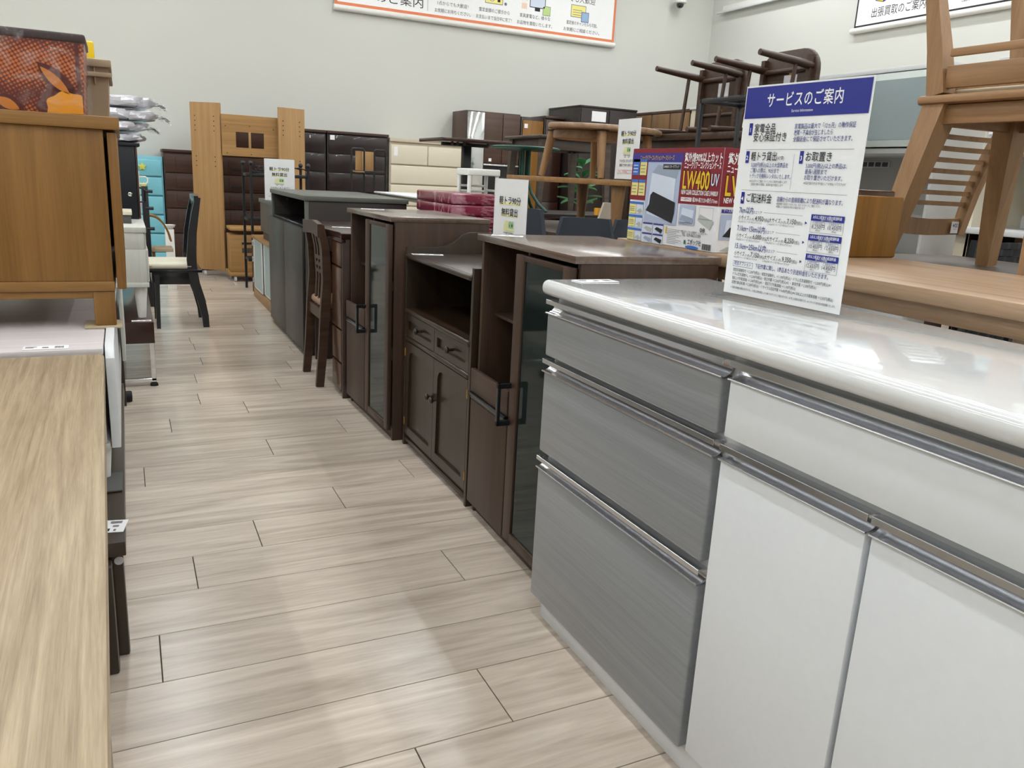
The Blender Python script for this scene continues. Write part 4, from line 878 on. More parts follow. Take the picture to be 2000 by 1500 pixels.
# ---- pine frame with wings, window cut-outs and drawer box on casters
def pine_frame():
    t = thing('pine_frame','tall pine bed frame with window cut-outs and winged side boards','bed frame',(1.25,9.5,0))
    def wing(cx,cy,ang,w,name='side_board'):
        r = math.radians(ang); ux,uy = math.cos(r),math.sin(r); nx,ny = -uy,ux; th = .03
        b = B(); q = [(cx-ux*w/2-nx*th/2,cy-uy*w/2-ny*th/2),(cx+ux*w/2-nx*th/2,cy+uy*w/2-ny*th/2),(cx+ux*w/2+nx*th/2,cy+uy*w/2+ny*th/2),(cx-ux*w/2+nx*th/2,cy-uy*w/2+ny*th/2)]
        o = b.prism(q,'z',.07,1.86,.003).obj(name,'pine',t)
        for z in (1.72,1.67,1.62,1.57,1.30,1.25,1.20):
            for e in (-.34,.30):
                px,py = cx+ux*w*e-nx*(th/2+.001), cy+uy*w*e-ny*(th/2+.001)
                B().lathe((px,py,z),[(.006,.001),(.006,-.001)],8,'y').obj('peg_hole','dark_interior',o)
        return o
    wing(.845,9.60,-34,.34); wing(1.72,9.44,14,.30)
    bx(t,'edge_strip','pine',(.985,1.015,9.47,9.50,.07,1.86)) if False else None
    # cross board with two window holes
    y = 9.47; b = B()
    for q in ((.99,1.575,1.68,1.75),(.99,1.575,1.32,1.68)): pass
    w0,w1,z0,z1,mid = 1.135,1.43,1.505,1.585,1.28
    b.box(.99,1.585,y,y+.022,1.645,1.75,.002,1); b.box(.99,1.585,y,y+.022,1.32,1.40,.002,1); b.box(.99,w0,y,y+.022,1.40,1.645,0); b.box(w1,1.585,y,y+.022,1.40,1.645,0); b.box(w0,w1,y,y+.022,1.575,1.645,0); b.box(w0,w1,y,y+.022,1.40,1.412,0)
    b.obj('head_board','pine_x',t); bx(t,'mullion','pine',(mid-.012,mid+.012,y-.002,y+.024,1.41,1.58),bev=.002)
    for x,z in ((1.03,1.63),(1.28,1.64),(1.53,1.62),(1.04,1.35),(1.29,1.345)): B().lathe((x,y-.001,z),[(.006,0),(.006,-.002)],8,'y').obj('screw_cap','walnut_dark',t)
    bx(t,'shelf','pine_x',(1.0,1.62,9.10,9.48,.545,.58),bev=.008); 
    bx(t,'lower_box','pine_x',(1.0,1.60,9.14,9.46,.10,.50)); bx(t,'base','pine_x',(.98,1.62,9.08,9.5,.065,.098))
    bx(t,'hand_slot','dark_interior',(1.12,1.36,9.134,9.14,.40,.42),bev=0); bx(t,'label','grey_brown_table',(1.12,1.32,9.136,9.14,.31,.36),bev=0)
    for x,yy in ((1.04,9.12),(1.56,9.12),(1.04,9.46),(.78,9.66)):
        B().lathe((x,yy,.03),[(.008,-.014),(.03,-.012),(.03,.012),(.008,.014)],16,'x').obj('caster','tag_gray',t)
pine_frame()
# ---------------------------------------------------------------- behind the right row
def table4(t,m,x0,x1,y0,y1,z,th,leg=.05,inset=.02,apron=0,ma=None,zb=0,taper=1):
    B().box(x0,x1,y0,y1,z-th,z,.004).obj('top',m,t)
    if apron: bx(t,'apron',ma or m,(x0+inset,x0+inset+.02,y0+inset,y1-inset,z-th-apron,z-th),(x1-inset-.02,x1-inset,y0+inset,y1-inset,z-th-apron,z-th)); bx(t,'apron',ma or m,(x0+inset,x1-inset,y0+inset,y0+inset+.02,z-th-apron,z-th),(x0+inset,x1-inset,y1-inset-.02,y1-inset,z-th-apron,z-th))
    for x in (x0+inset+leg/2,x1-inset-leg/2):
        for y in (y0+inset+leg/2,y1-inset-leg/2): B().bar([(x,y,zb),(x,y,z-th)],[leg*taper,leg],[leg*taper,leg],up=(1,0,0)).obj('leg',ma or m,t)
def wood_table():
    t = thing('dining_table','light wood table with thick edge just behind the white counter','table',(1.95,1.4,0))
    table4(t,'table_wood_top',1.625,2.285,.25,2.52,1.056,.037,.06,.02,.04,'table_wood_top')
wood_table()
def case_box():
    x,y0,y1,z0,z1 = 1.627,1.975,2.46,1.0565,1.368; D = .25
    t = thing('display_case_box','red and white collection case carton standing on light wood table','box',(x,y0,z0))
    B().box(x,x+D,y0,y1,z0,z1,.002,1).obj('carton','box_white',t)
    bx(t,'lid','box_edge',(x+.0005,x+D-.0005,y0+.0005,y1-.0005,z1,z1+.0012),bev=0)
    # long face towards the aisle
    s = Sheet((x-.0004,y1,z0),(0,-1,0),(0,0,1)); W = y1-y0; H = z1-z0
    s.rect(0,H*.45,W,H,'box_red',1); s.rect(0,H*.93,W,H,'box_edge',2) if False else None
    s.rect(W*.0,H*.86,W*.60,H*.955,'box_blue',2); s.text('ニュークリアーコレクションケースシリーズ',W*.30,H*.885,.018,'gold',3,'C',fit=W*.40,bold=.01)
    s.rect(W*.20,H*.02+H*.20,W*.585,H*.86,'pic_bg',2)
    def case(u0,v0,w,h,l,dark='pic_dark'):
        s.poly(((u0+w*.12,v0+h*.83),(u0+w*.30,v0+h*.97),(u0+w*.98,v0+h*.92),(u0+w*.90,v0+h*.74)),'pic_mid',l)
        s.poly(((u0+w*.05,v0+h*.10),(u0+w*.12,v0+h*.83),(u0+w*.90,v0+h*.74),(u0+w*.88,v0+h*.0)),'pic_light',l)
        s.poly(((u0+w*.02,v0+h*.16),(u0+w*.12,v0+h*.28),(u0+w*.95,v0+h*.16),(u0+w*.90,v0-h*.02)),dark,l+1); s.poly(((u0+w*.12,v0+h*.24),(u0+w*.14,v0+h*.44),(u0+w*.22,v0+h*.50),(u0+w*.95,v0+h*.34),(u0+w*.95,v0+h*.14)),dark,l+2)
    case(W*.215,H*.25,W*.36,H*.60,3)
    s.rect(W*.385,H*.79,W*.58,H*.84,'near_black',4); s.text('LW400UV スモークブラック',W*.48,H*.803,.011,'paper',5,'C',fit=W*.17)
    s.text('紫外線90%以上カット',W*.805,H*.875,.030,'paper',3,'C',fit=W*.38,bold=.02); s.text('ニュークリアーコレクションケース',W*.805,H*.805,.024,'paper',3,'C',fit=W*.37,bold=.02)
    s.text('LW400',W*.755,H*.60,.080,'near_black',2,'C',fit=W*.285,bold=.05); s.text('LW400',W*.755,H*.602,.078,'gold',3,'C',fit=W*.275,bold=.02); s.text('UV',W*.945,H*.64,.052,'near_black',2,'C',fit=W*.085,bold=.05); s.text('UV',W*.945,H*.642,.05,'pic_light',3,'C',fit=W*.075,bold=.02)
    s.text('NEW CLEAR COLLECTION CASE LW400UV',W*.80,H*.545,.020,'paper',3,'C',fit=W*.375,bold=.02); s.rect(W*.615,H*.475,W*.73,H*.515,'paper',3); s.text('ケース内寸サイズ',W*.672,H*.485,.010,'box_red',4,'C',fit=W*.10,bold=.02); s.text('幅398×高さ233×奥行171mm',W*.865,H*.478,.016,'paper',3,'C',fit=W*.25,bold=.01)
    for u,v in ((.015,.72),(.105,.72),(.015,.50),(.105,.50)):
        s.rect(W*u,H*v,W*(u+.08),H*(v+.17),'box_cyan' if (u < .05 and v > .6) else 'box_yellow',2)
        if not (u < .05 and v > .6): s.rect(W*u,H*(v+.14),W*(u+.08),H*(v+.17),'box_cyan',3)
        for q in range(3): s.rect(W*(u+.01),H*(v+.03+.035*q),W*(u+.065),H*(v+.04+.035*q),'paper' if (u < .05 and v > .6) else 'near_black',4) if False else s.rect(W*(u+.01),H*(v+.03+.035*q),W*(u+.065),H*(v+.037+.035*q),'paper' if (u < .05 and v > .6) else 'ink_gray',4)
    for v in (.30,.155,.01):
        s.rect(W*.01,H*(v+.105),W*.185,H*(v+.13),'box_cyan',2); s.rect(W*.01,H*v,W*.095,H*(v+.10),'box_yellow',2); s.rect(W*.10,H*v,W*.185,H*(v+.10),'pic_light',2); s.poly(((W*.11,H*(v+.03)),(W*.15,H*(v+.06)),(W*.18,H*(v+.03)),(W*.15,H*(v+.005))),'pic_gray',3)
        for q in range(3): s.rect(W*.015,H*(v+.03+.02*q),W*.08,H*(v+.035+.02*q),'ink_gray',3)
    for u,v,dk in ((.20,.11,'pic_gray'),(.33,.11,'pic_dark'),(.20,.0,'pic_mid'),(.33,.0,'pic_dark')):
        s.rect(W*u,H*v,W*(u+.12),H*(v+.10),'pic_light',2); s.rect(W*u,H*(v+.09),W*(u+.12),H*(v+.105),'box_blue',3); s.poly(((W*(u+.02),H*(v+.045)),(W*(u+.045),H*(v+.07)),(W*(u+.115),H*(v+.05)),(W*(u+.10),H*(v+.008))),dk,4)
    s.rect(W*.61,H*.24,W*.78,H*.44,'pic_bg',2); s.poly(((W*.625,H*.27),(W*.64,H*.41),(W*.765,H*.39),(W*.76,H*.26)),'pic_light',3); s.poly(((W*.625,H*.28),(W*.64,H*.34),(W*.765,H*.31),(W*.76,H*.26)),'pic_mid',4); s.text('LW400UV クリアー',W*.695,H*.245,.010,'ink',4,'C',fit=W*.14)
    s.poly(((W*.81,H*.30),(W*.83,H*.36),(W*.975,H*.30),(W*.94,H*.215)),'pic_gray',2); s.frame(W*.82,H*.31,W*.96,H*.43,.0008,'ink_gray',2)
    s.rect(W*.475,H*.13,W*.49,H*.20,'gold',2)
    for q in range(9): s.rect(W*.50,H*(.03+.018*q),W*(.60+.03*(q%3)),H*(.034+.018*q),'ink_gray',2)
    s.text('TEL. 029-862-5789',W*.76,H*.125,.014,'ink',2,'C',fit=W*.20); s.text('(株)エポック社 お客様サービスセンター',W*.79,H*.16,.009,'ink',2,'C',fit=W*.28); s.rect(W*.69,H*.045,W*.71,H*.085,'leaf_logo',2); s.text('エポック社',W*.80,H*.05,.020,'ink',2,'C',fit=W*.14,bold=.01); s.disc(W*.78,H*.02,W*.07,'box_cyan',2,20,H*.018)
    for q in range(12): s.rect(W*(.885+.0075*q),H*.015,W*(.885+.0075*q+(.004 if q%3 else .0055)),H*.075,'ink',2)
    s.text('08',W*.87,H*.185,.018,'ink',2,'C',fit=W*.05,bold=.01)
    s.done(t,{'box_red':'red_field','ink':'lettering','paper':'lettering','gold':'lettering'})
    # end face towards the camera
    s = Sheet((x,y0-.0004,z0),(1,0,0),(0,0,1)); W = D
    s.rect(0,H*.45,W,H,'box_red',1); s.text('紫外線90%以上カット',W*.06,H*.86,.036,'paper',3,fit=W*.9,bold=.02); s.text('ニュークリアーコレクションケース',W*.06,H*.775,.028,'paper',3,fit=W*.9,bold=.02)
    s.text('LW400UV',W*.06,H*.555,.085,'near_black',2,fit=W*.9,bold=.05); s.text('LW400UV',W*.065,H*.557,.083,'gold',3,fit=W*.88,bold=.02); s.text('NEW CLEAR COLLECTION CASE',W*.06,H*.485,.022,'paper',3,fit=W*.85,bold=.02)
    s.rect(W*.05,H*.39,W*.40,H*.425,'box_blue',2); s.text('ケース内寸サイズ',W*.08,H*.398,.011,'paper',3,fit=W*.28); s.rect(W*.05,H*.13,W*.75,H*.375,'pic_bg',2); s.poly(((W*.12,H*.16),(W*.14,H*.32),(W*.66,H*.35),(W*.68,H*.15)),'pic_light',3); s.poly(((W*.1,H*.16),(W*.2,H*.25),(W*.66,H*.24),(W*.70,H*.13)),'pic_dark',4)
    s.poly(((W*.08,H*.02),(W*.2,H*.06),(W*.5,H*.05),(W*.5,H*.005)),'pic_gray',2)
    s.done(t,{'box_red':'red_field','paper':'lettering','gold':'lettering'})
case_box()
t = thing('plywood_panel','amber plywood panel standing on light wood table beside service sign','panel',(2.1,1.885,1.0565))
B().box(1.90,2.305,1.875,1.895,1.0565,1.252,.006,3).obj('front_panel','amber_wood',t); B().box(1.90,2.29,1.90,1.915,1.0565,1.270,.012,3).obj('rear_panel','red_brown',t)
# ---- two oak chairs stacked seat to seat
t = thing('display_table','plain table carrying the stacked oak chairs behind light wood table','table',(2.8,1.8,0))
table4(t,'grey_brown_table',2.33,3.25,1.1,2.40,1.02,.03,.05)
def oak_chairs():
    z = 1.024; x0,x1,y0,y1 = 2.40,2.84,1.46,1.93
    t = thing('oak_chair','upright oak chair at bottom of the seat to seat stack','chair',(2.6,1.7,z))
    m,my = 'chair_oak','chair_oak_y'
    for x,y,dx,dy in ((x0,y1,-.075,.03),(x0,y0,-.075,-.03),(x1,y1,.06,.03),(x1,y0,.06,-.03)):
        B().bar([(x+dx,y+dy,z),(x+(.035 if x == x0 else -.035),y-(.03 if y == y1 else -.03),1.55)],[.05,.078],[.05,.085],up=(1,0,0)).obj('leg',m,t)
    B().box(x0+.012,x0+.035,y0+.02,y1-.04,1.488,1.548,.003).obj('apron',my,t); B().box(x1-.035,x1-.012,y0+.02,y1-.04,1.488,1.548,.003).obj('apron',my,t)
    B().box(x0+.03,x1-.03,y1-.045,y1-.022,1.488,1.548,.003).obj('apron',my,t); B().box(x0+.03,x1-.03,y0+.02,y0+.043,1.488,1.548,.003).obj('apron',my,t)
    B().prism([(x0-.022,y0-.01),(x1+.01,y0-.01),(x1+.01,y1+.045),(x0+.01,y1+.045),(x0-.022,y1+.02)],'z',1.55,1.577,.010).obj('seat',my,t)
    # inverted chair on top
    z1 = 1.578
    t = thing('oak_chair','upside down oak chair with slatted back and legs pointing up','chair',(2.6,1.7,z1))
    B().box(x0+.05,x1-.03,y0+.03,y1-.05,z1,z1+.02,.009,3).obj('cushion','seat_cream',t)
    for x,y in ((x0,y1-.03),(x0,y0+.03),(x1-.02,y1-.03),(x1-.02,y0+.03)):
        B().bar([(x+.02,y,z1+.0),(x+.018,y+(.03 if y > 1.7 else -.01),1.72),(x+.0 if x == x0 else x+.03,y+(.13 if y > 1.7 else -.04),2.12)],[.062,.055,.030],[.06,.052,.030],up=(1,0,0)).obj('leg',m,t)
    for xx in (x0+.012,x1-.015): B().box(xx-.010,xx+.012,y0+.05,y1-.05,z1+.020,z1+.088,.003).obj('apron',my,t); B().box(xx-.008,xx+.008,y0+.05,y1-.05,z1+.115,z1+.140,.004).obj('stretcher',my,t)
    for yy in (y1-.04,y0+.03): B().box(x0+.03,x1-.03,yy-.010,yy+.012,z1+.020,z1+.088,.003).obj('apron',my,t)
    # back hanging down behind the lower chair
    Yb = lambda q: y1+.06+.14*q+.03*math.sin(math.pi*q)
    zz = [1.585,1.52,1.44,1.36,1.28,1.20,1.125]
    for xx in (2.60,2.945):
        B().bar([(xx+.03*(1-i/6)-.0,Yb(i/6),q) for i,q in enumerate(zz)],[.034]*7,[.05,.05,.05,.048,.045,.042,.036],up=(0,1,0)).obj('back_post',m,t)
    for i in range(8):
        q = .16+i*.085; c = 1.585-.46*q; B().bar([(2.62,Yb(q),c),(2.70,Yb(q)+.012,c),(2.78,Yb(q)+.016,c),(2.86,Yb(q)+.012,c),(2.94,Yb(q),c)],.012,.017).obj('slat','chair_oak_y',t)
    B().bar([(2.61,Yb(.93),1.155),(2.70,Yb(.93)+.012,1.15),(2.78,Yb(.93)+.016,1.148),(2.86,Yb(.93)+.012,1.15),(2.955,Yb(.93),1.155)],.016,.062).obj('top_rail',m,t)
    yb = Yb(.93)-.006
    d = bx(t,'number_tag','tag_gray',(2.885,2.925,yb-.004,yb-.002,1.128,1.172),bev=0)
    s = Sheet((2.925,yb-.0042,1.172),(-1,0,0),(0,0,-1)); s.text('324',.020,.008,.020,'ink',1,'C',fit=.026,bold=.01); s.rect(.01,.028,.03,.0295,'ink_gray'); s.done(t,{'ink':'lettering','ink_gray':'lettering'})
oak_chairs()
# ---- woven black chair behind
t = thing('woven_chair','black woven chair back showing behind light wood table','chair',(3.47,2.28,0))
b = B()
for i in range(16):
    z = .62+i*.030
    sl = .012*(i-15)*.35
    b.bar([(3.30+sl+q*.036,2.28+(.006 if (q+i)%2 else -.006),z) for q in range(11)],.014,.027)
b.obj('weave','black_weave',t)
for x in (3.29,3.66): B().bar([(x-.05,2.28,0),(x-.03,2.28,.6),(x,2.285,1.09)],.03,.03,up=(1,0,0)).obj('post','black_metal',t)
bx(t,'seat','black_weave',(3.26,3.66,1.85+.02,2.26,.50,.54)); 
for x in (3.27,3.63): bx(t,'leg','black_metal',(x,x+.025,1.88,1.905,0,.50))
# ---- cupboards on the right
def cup1():
    x,y0,y1 = 4.2,3.26,4.62
    t = thing('white_cupboard','white kitchen cupboard with frosted glass doors behind service sign','cupboard',(x,y0,0))
    bx(t,'side_panel','steel_gray',(x,x+.5,y0,y0+.02,0,1.995)); bx(t,'side_panel','cab_white',(x,x+.5,y1-.02,y1,0,1.995)); bx(t,'top','cab_white',(x-.01,x+.5,y0-.005,y1,1.975,2.0))
    bx(t,'back_panel','cup_gray',(x+.46,x+.48,y0+.02,y1-.02,0,1.975)); bx(t,'upper_floor','cab_white',(x,x+.46,y0+.02,y1-.02,1.507,1.537))
    ym = 4.02
    for a,b_ in ((y0+.02,ym-.004),(ym+.004,y1-.02)):
        d = bx(t,'glass_door','cup_rim',(x-.018,x-.002,a,b_,1.545,1.968),bev=.002); bx(d,'pane','cup_frost',(x-.0195,x-.018,a+.03,b_-.03,1.585,1.93),bev=0)
    bx(t,'counter','gloss_white',(x-.03,x+.46,y0+.02,y1-.02,.87,.90)); bx(t,'drawer','satin_white',(x-.02,x,y0+.02,ym,.5,.86)); bx(t,'drawer','satin_white',(x-.02,x,ym,y1-.02,.5,.86)); bx(t,'door','satin_white',(x-.02,x,y0+.02,ym,.05,.49)); bx(t,'door','satin_white',(x-.02,x,ym,y1-.02,.05,.49)); bx(t,'carcass','cab_white',(x,x+.46,y0+.02,y1-.02,0,.87))
    d = bx(t,'socket_strip','tag_gray',(x+.454,x+.46,3.95,4.20,1.44,1.485),bev=.015)
    for q in range(4): bx(d,'slot','felt',(x+.452,x+.455,3.965+q*.057,4.01+q*.057,1.448,1.477),bev=.004)
cup1()
def cup2():
    x,y0,y1 = 4.2,2.05,2.985
    t = thing('cream_cupboard','cream kitchen cupboard with open bay behind stacked oak chairs','cupboard',(x,y0,0))
    bx(t,'side_panel','cream',(x,x+.5,y1-.02,y1,0,1.98)); bx(t,'side_panel','cream',(x,x+.5,y0,y0+.02,0,1.98)); bx(t,'back_panel','cream',(x+.46,x+.48,y0+.02,y1-.02,0,1.97)); bx(t,'top','cab_white',(x,x+.5,y0,y1,1.97,1.99))
    bx(t,'upper_floor','cab_white',(x,x+.46,y0+.02,y1-.02,1.50,1.53)); d = bx(t,'glass_door','cab_white',(x-.018,x,y0+.02,y1-.02,1.535,1.965),bev=.003); bx(d,'pane','cup_frost',(x-.0195,x-.018,y0+.09,y1-.10,1.61,1.89),bev=0)
    bx(t,'counter','cab_white',(x-.07,x+.46,y0-.0,y1+.08,1.082,1.115),bev=.006); bx(t,'upstand','cab_white',(x+.42,x+.46,y0+.02,y1-.02,1.115,1.19)); bx(t,'leg_panel','cream_plastic',(x,x+.46,y1-.02,y1+.06,0,1.08)); bx(t,'recess','taupe',(x+.40,x+.46,y0+.02,y1-.02,.05,1.08))
    for y in (2.9,2.62): B().lathe((x+.419,y,1.15),[(.008,0),(.008,-.004)],10,'x').obj('screw_cap','felt',t)
    bx(t,'price_label','paper',(x-.022,x-.018,2.90,2.95,1.60,1.66),bev=0)
cup2()
# ---- tables and chairs in the middle of the shop
t = thing('packing_table','plain grey table under wine red wrapped packs','table',(2.1,4.8,0))
table4(t,'grey_brown_table',1.73,2.07,4.45,5.25,.88,.03,.04)
for i in range(4):
    z = .881+i*.066
    lab = ('lowest of the wine red film-wrapped packs','second wine red film-wrapped pack from below','third wine red film-wrapped pack, just under the top one','topmost wine red film-wrapped pack in the stack')[i]
    o = B().box(1.742,2.05,4.50,5.16,z,z+.064,.012,4).obj('wrapped_pack','wine_wrap',label=lab,cat='pack',group='wine red wrapped packs',loc=(1.9,4.8,z))
t = thing('white_table','white topped table with beige edge behind dark grey sideboard','table',(2.0,5.7,0))
table4(t,'cab_white',1.79,2.30,5.25,6.35,1.088,.012,.04,.03,.03,'cream_plastic')
def high_table():
    t = thing('pedestal_table','dark high pedestal table with thin top and black post','table',(2.74,6.8,0))
    B().box(2.41,3.05,6.5,7.1,1.515,1.545,.006).obj('top','red_dark',t); bx(t,'post','black_metal',(2.715,2.785,6.77,6.84,.03,1.49)); bx(t,'base','black_metal',(2.55,2.95,6.6,7.0,0,.03)); bx(t,'bracket','black_metal',(2.52,2.95,6.78,6.83,1.49,1.515))
    for x in (2.52,2.57,2.63,2.85,2.91,2.97): B().lathe((x,6.56,1.505),[(.012,.01),(.012,-.012),(.006,-.016)],8).obj('bolt','black_metal',t)
high_table()
def white_stand():
    t = thing('white_stool','tall white stool with straight legs and rungs','stool',(2.5,5.9,0))
    B().box(2.366,2.634,5.8,6.05,1.25,1.30,.008,3).obj('top','white_plastic',t)
    for x in (2.385,2.615):
        for y in (5.82,6.03): B().tube([(x,y,0),(x,y,1.25)],.015,10).obj('leg','white_plastic',t)
    for z in (1.17,1.13,.6): B().tube([(2.385,6.03,z),(2.615,6.03,z)],.009,8).obj('rung','white_plastic',t); B().tube([(2.615,5.82,z-.03),(2.615,6.03,z-.03)],.009,8).obj('rung','white_plastic',t)
white_stand()
t = thing('long_table','long dark table carrying green round table and grey brown table','table',(3.5,6.5,0))
table4(t,'dark_cab',2.70,4.55,5.75,6.45,.985,.03,.05)
def green_table():
    c = (2.96,6.05); z = .986
    t = thing('round_table','small green round side table with curved legs','table',(c[0],c[1],z))
    B().lathe((c[0],c[1],1.465),[(.01,0),(.24,0),(.278,.012),(.28,.022),(.26,.03),(.01,.031)],32).obj('top','green_lacquer',t)
    for a in (0,90,180,270):
        r = math.radians(a+40); ux,uy = math.cos(r),math.sin(r)
        B().tube([(c[0]+ux*k,c[1]+uy*k,zz) for k,zz in ((.035,1.465),(.035,1.30),(.04,1.22),(.075,1.13),(.14,1.05),(.215,z+.006))],.014,8).obj('leg','green_lacquer',t)
green_table()
t = thing('platform_table','dark table carrying the grey brown dining table','table',(3.9,7.1,0))
table4(t,'dark_cab',3.35,4.45,6.72,7.75,.93,.03,.05)
def gb_table():
    t = thing('dining_table','grey brown dining table with slanted tapered legs behind round green table','table',(3.9,7.1,.931))
    m = 'grey_brown_table'; x0,x1,y0,y1 = 3.47,4.30,6.80,7.60
    B().box(x0,x1,y0,y1,1.615,1.645,.012,3).obj('top',m,t)
    bx(t,'apron',m,(x0+.06,x1-.06,y0+.06,y0+.085,1.52,1.615),(x0+.06,x1-.06,y1-.085,y1-.06,1.52,1.615)); bx(t,'apron',m,(x0+.06,x0+.085,y0+.06,y1-.06,1.52,1.615),(x1-.085,x1-.06,y0+.06,y1-.06,1.52,1.615))
    for x,y,dx,dy in ((x0+.08,y0+.08,-.04,-.03),(x1-.08,y0+.08,.04,-.03),(x0+.08,y1-.08,-.04,.03),(x1-.08,y1-.08,.04,.03)): B().bar([(x+dx,y+dy,.931),(x,y,1.615)],[.04,.075],[.04,.075],up=(1,0,0)).obj('leg',m,t)
gb_table()
t = thing('grey_table','tall grey table carrying the low light wood table','table',(2.6,4.5,0))
table4(t,'grey_brown_table',2.16,3.16,3.88,5.2,.965,.03,.05)
def low_wood():
    # long side runs down the shop, turned a little
    ax,ay,bx_,by = 2.51,3.90,2.264,4.89
    L = math.hypot(bx_-ax,by-ay); th = math.degrees(math.atan2(by-ay,bx_-ax))-90
    t = thing('coffee_table','low light wood table with round legs carrying small oval table','low table',(ax,ay,.966),th)
    B().box(ax,ax+.70,ay,ay+L,1.234,1.266,.003).obj('top','light_oak_y',t)
    for x,y in ((ax+.07,ay+.08),(ax+.63,ay+.08),(ax+.07,ay+L-.08),(ax+.62,ay+L-.08)): B().lathe((x,y,.966),[(.026,0),(.042,.268)],16).obj('leg','chair_oak',t)
low_wood()
def oval_table():
    z = 1.2665
    t = thing('oval_table','small light wood table with bean shaped top and splayed round legs','low table',(2.75,4.5,z))
    pts = []
    for i in range(40):
        a = 2*math.pi*i/40; r = 1-.16*math.cos(a-2.6)**4
        pts.append((2.79+.46*r*math.cos(a), 4.55+.27*r*math.sin(a)))
    B().prism(pts,'z',1.556,1.588,.012).obj('top','table_wood_top',t)
    B().prism([(2.72+.28*math.cos(q*math.pi/10),4.58+.17*math.sin(q*math.pi/10)) for q in range(20)],'z',1.50,1.556,.012).obj('under_tray','table_wood_top',t)
    for (fx,fy),(tx,ty) in (((2.42,4.70),(2.48,4.68)),((2.62,4.30),(2.64,4.36)),((3.08,4.46),(3.05,4.48)),((2.86,4.80),(2.84,4.76))):
        B().tube([(fx,fy,z+.004),(tx,ty,1.56)],[.019,.031],14).obj('leg','chair_oak',t)
        B().lathe((tx,ty,1.549),[(.045,0),(.045,.006)],14).obj('leg_plate','black_metal',t)
oval_table()
truck_sign('truck rental sign standing on low light wood table',(2.615,4.02,1.2665),-92)
def shell_chair(label,x,y,rz,zt,m,name='shell_chair',w=.44,cat='chair',seat=.52):
    t = thing(name,label,cat,(x,y,0),rz)
    def sh(u,v):
        a = (u-.5)*2; yy = (v-.5)
        if v < .5: q = v/.5; return (x+a*w/2*(.86+.14*q), y-.22+.40*q-.0, seat+.03*(a*a)-.015*math.sin(math.pi*q))
        q = (v-.5)/.5; k = min(1,q*1.25); return (x+a*w/2*(1-.30*max(0,q-.55)/.45*abs(a)), y+.18+.06*math.sin(q*math.pi/2)-.07*a*a*(1-q*.4), seat+.03*a*a*(1-q)+(zt-seat)*q)
    B().grid(sh,16,18,.022).obj('shell',m,t)
    for sx in (-1,1):
        for sy in (-1,1): B().tube([(x+sx*.20,y+sy*.18,0),(x+sx*.13,y+sy*.11,seat-.01)],[.011,.014],8).obj('leg','black_metal',t)
shell_chair('charcoal shell chair half hidden by rental sign',1.80,3.95,-60,1.09,'navy_fabric',w=.42)
shell_chair('charcoal shell chair fully visible behind brown rack',1.97,3.30,-25,1.075,'navy_fabric',w=.36)
shell_chair('dark blue shell chair beside leg of low light wood table',2.46,3.60,-30,1.055,'navy_fabric',w=.36)
shell_chair('beige upholstered chair with rounded back in mid shop',3.48,5.30,-25,1.095,'beige_fabric',w=.46)
shell_chair('mustard yellow chair peeping over dark table',3.62,5.62-.0,20,1.04,'mustard',w=.16)
def plant():
    t = thing('potted_plant','green broad-leaved potted plant behind low light wood table','plant',(4.75,8.2,0))
    B().lathe((4.75,8.2,0),[(.10,0),(.14,.05),(.16,.32),(.145,.32),(.14,.29),(.01,.29)],20).obj('pot','white_plastic',t)
    B().tube([(4.75,8.2,.28),(4.77,8.2,.8),(4.75,8.2,1.25)],.018,8).obj('stem','walnut_dark_z',t)
    for i in range(22):
        a = i*2.4; z = .95+.03*i*.75; L = .24+.05*math.sin(i*1.7); tilt = .35+.35*math.cos(i*.9)
        ca,sa = math.cos(a),math.sin(a)
        def lf(u,v,a=a,z=z,L=L,tilt=tilt,ca=ca,sa=sa):
            d = u*L; wd = .055*math.sin(math.pi*(u*.92+.04))*(v-.5)*2
            r = .02+d*math.cos(tilt*.8); zz = z+d*math.sin(tilt)-.9*d*d+.03*abs(v-.5)
            return (4.75+ca*r-sa*wd,8.2+sa*r+ca*wd,zz)
        B().grid(lf,7,4,.002).obj('leaf','leaf',t)
plant()
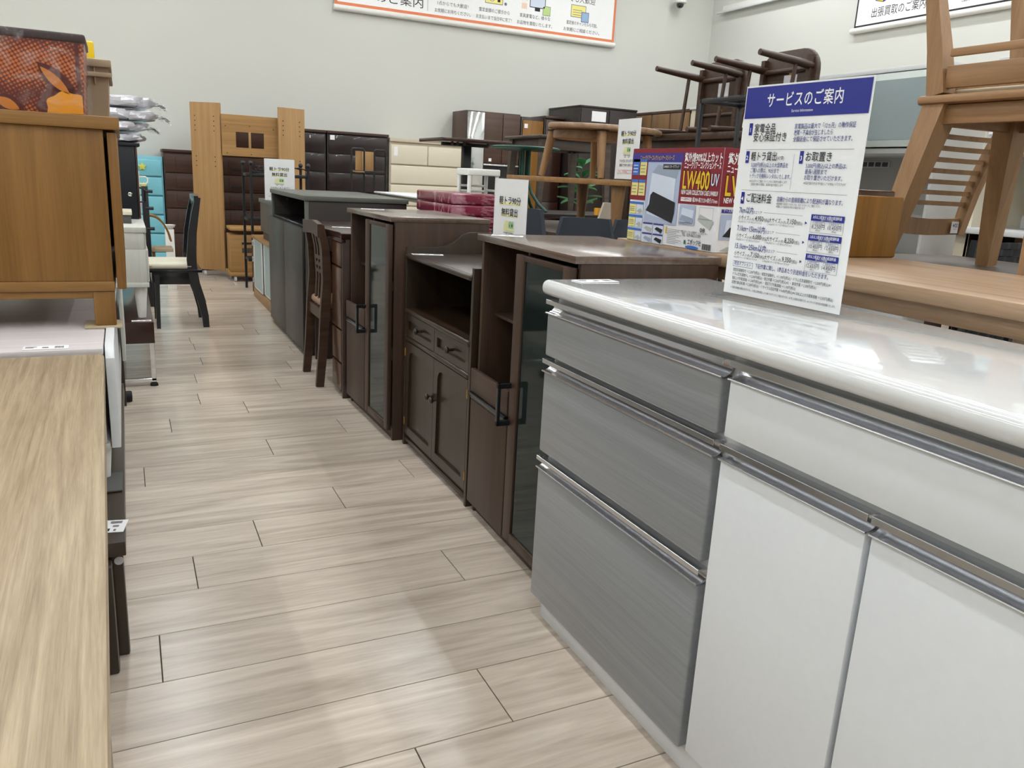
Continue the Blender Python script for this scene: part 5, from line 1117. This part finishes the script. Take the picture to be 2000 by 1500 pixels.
# ---- dark table with two chairs lying on it
t = thing('dark_table','dark brown dining table with two chairs laid on top','table',(3.6,4.0,0))
table4(t,'red_dark_x',3.20,3.88,3.52,5.0,1.573,.04,.06,.03,.10,'red_dark_x') if 'red_dark_x' in MATS else table4(t,'chair_walnut',3.20,3.88,3.52,5.0,1.573,.04,.06,.03,.10,'chair_walnut')
def lying_chair(label,yc):
    z = 1.574; x = 3.55
    t = thing('laid_chair',label,'chair',(x,yc,z),group='walnut chairs laid on the dark table')
    m = 'chair_walnut'; hw = .185
    def rr(u):                                # seat plate outline in y,z
        return u
    pts = []
    y0,y1,z0,z1,r = yc-.225,yc+.225,z+.05,z+.475,.12
    for cx,cz,a0 in ((y1-r,z1-r,0),(y0+r,z1-r,90),(y0+r,z0+r,180),(y1-r,z0+r,270)):
        for i in range(7): a = math.radians(a0+i*15); pts.append((cx+r*math.cos(a),cz+r*math.sin(a)))
    B().prism(pts,'x',x,x+.035,.008).obj('seat',m,t)
    for yy in (yc-hw,yc+hw):
        B().tube([(3.165,yy+.0,z+.405),(3.38,yy,z+.388),(x+.01,yy,z+.372)],[.0165,.021,.024],12).obj('leg',m,t)
        B().tube([(3.175,yy,z+.020),(3.40,yy,z+.022),(x+.25,yy,z+.024)],[.0165,.0195,.0195],12).obj('back_leg',m,t)
        B().bar([(x-.005,yy*.0+yy-(.0),z+.04),(x-.005,yy,z+.43)],.03,.045,up=(1,0,0)).obj('seat_rail',m,t)
        B().tube([(3.43,yy,z+.38),(3.40,yy,z+.025)],.012,10).obj('stretcher',m,t)
    B().tube([(x-.01,yc-hw,z+.36),(x-.01,yc+hw,z+.36)],.015,10).obj('cross_rail',m,t); B().tube([(x-.01,yc-hw,z+.14),(x-.01,yc+hw,z+.14)],.012,10).obj('cross_rail',m,t)
    B().box(x+.22,x+.25,yc-.2,yc+.2,z+.01,z+.05,.008).obj('back_rest',m,t) if False else B().box(x+.24,x+.40,yc-.21,yc+.21,z+.002,z+.04,.01).obj('back_rest',m,t)
    bx(t,'care_label','tag_gray',(x-.003,x-.001,yc-.085,yc+.02,z+.20,z+.335),bev=0)
    for q in (.365,.165): B().lathe((x-.001,yc-.03,z+q-.02 if q > .3 else z+q),[(.012,0),(.012,-.004),(.005,-.006)],12,'x').obj('bolt','brass',t)
lying_chair('walnut chair lying on dark table, farther from the service sign',4.42); lying_chair('walnut chair lying on dark table right behind the service sign',3.83)
def glass_shelf():
    t = thing('metal_shelf','thin black metal shelf frame with glass top','shelf',(2.75,3.0,0)); m = 'black_metal'
    x0,x1,y0,y1,z = 2.60,2.84,2.85,3.37,1.667
    for x in (x0,x1):
        for y in (y0,y1): bx(t,'post',m,(x-.009,x+.009,y-.009,y+.009,0,z),bev=.001)
    for zz in (z,1.2,.7): bx(t,'rail',m,(x0,x1,y0-.009,y0+.009,zz-.018,zz),(x0,x1,y1-.009,y1+.009,zz-.018,zz),bev=.001); bx(t,'rail',m,(x0-.009,x0+.009,y0,y1,zz-.018,zz),(x1-.009,x1+.009,y0,y1,zz-.018,zz),bev=.001)
    bx(t,'glass_top','clear_glass',(x0,x1,y0,y1,z,z+.006),bev=0)
glass_shelf()
def book_stand():
    t = thing('book_stand','black wire stand holding two light wood boards','stand',(1.9,6.95,0)); m = 'black_metal'
    for y,(a,b_) in ((6.9,(1.75,1.86)),(7.05,(1.99,2.09))):
        B().tube([(a,y,0),(a,y,1.405),(a+.012,y,1.418),(b_-.012,y,1.418),(b_,y,1.405),(b_,y,0)],.008,8).obj('hoop',m,t)
    for z in (1.235,.6): B().tube([(1.75,6.9,z),(1.86,6.9,z),(2.09,7.05,z)],.006,8).obj('wire',m,t)
    bx(t,'board','pine',(1.795,1.845,6.93,6.95,1.22,1.40)); bx(t,'board','pine',(1.875,1.975,7.02,7.04,1.235,1.40)); bx(t,'ledge','pine_x',(1.76,1.85,6.85,6.93,1.225,1.235))
book_stand()
# the pencil outline used for print is not part of the shop
bpy.data.objects.remove(_to)
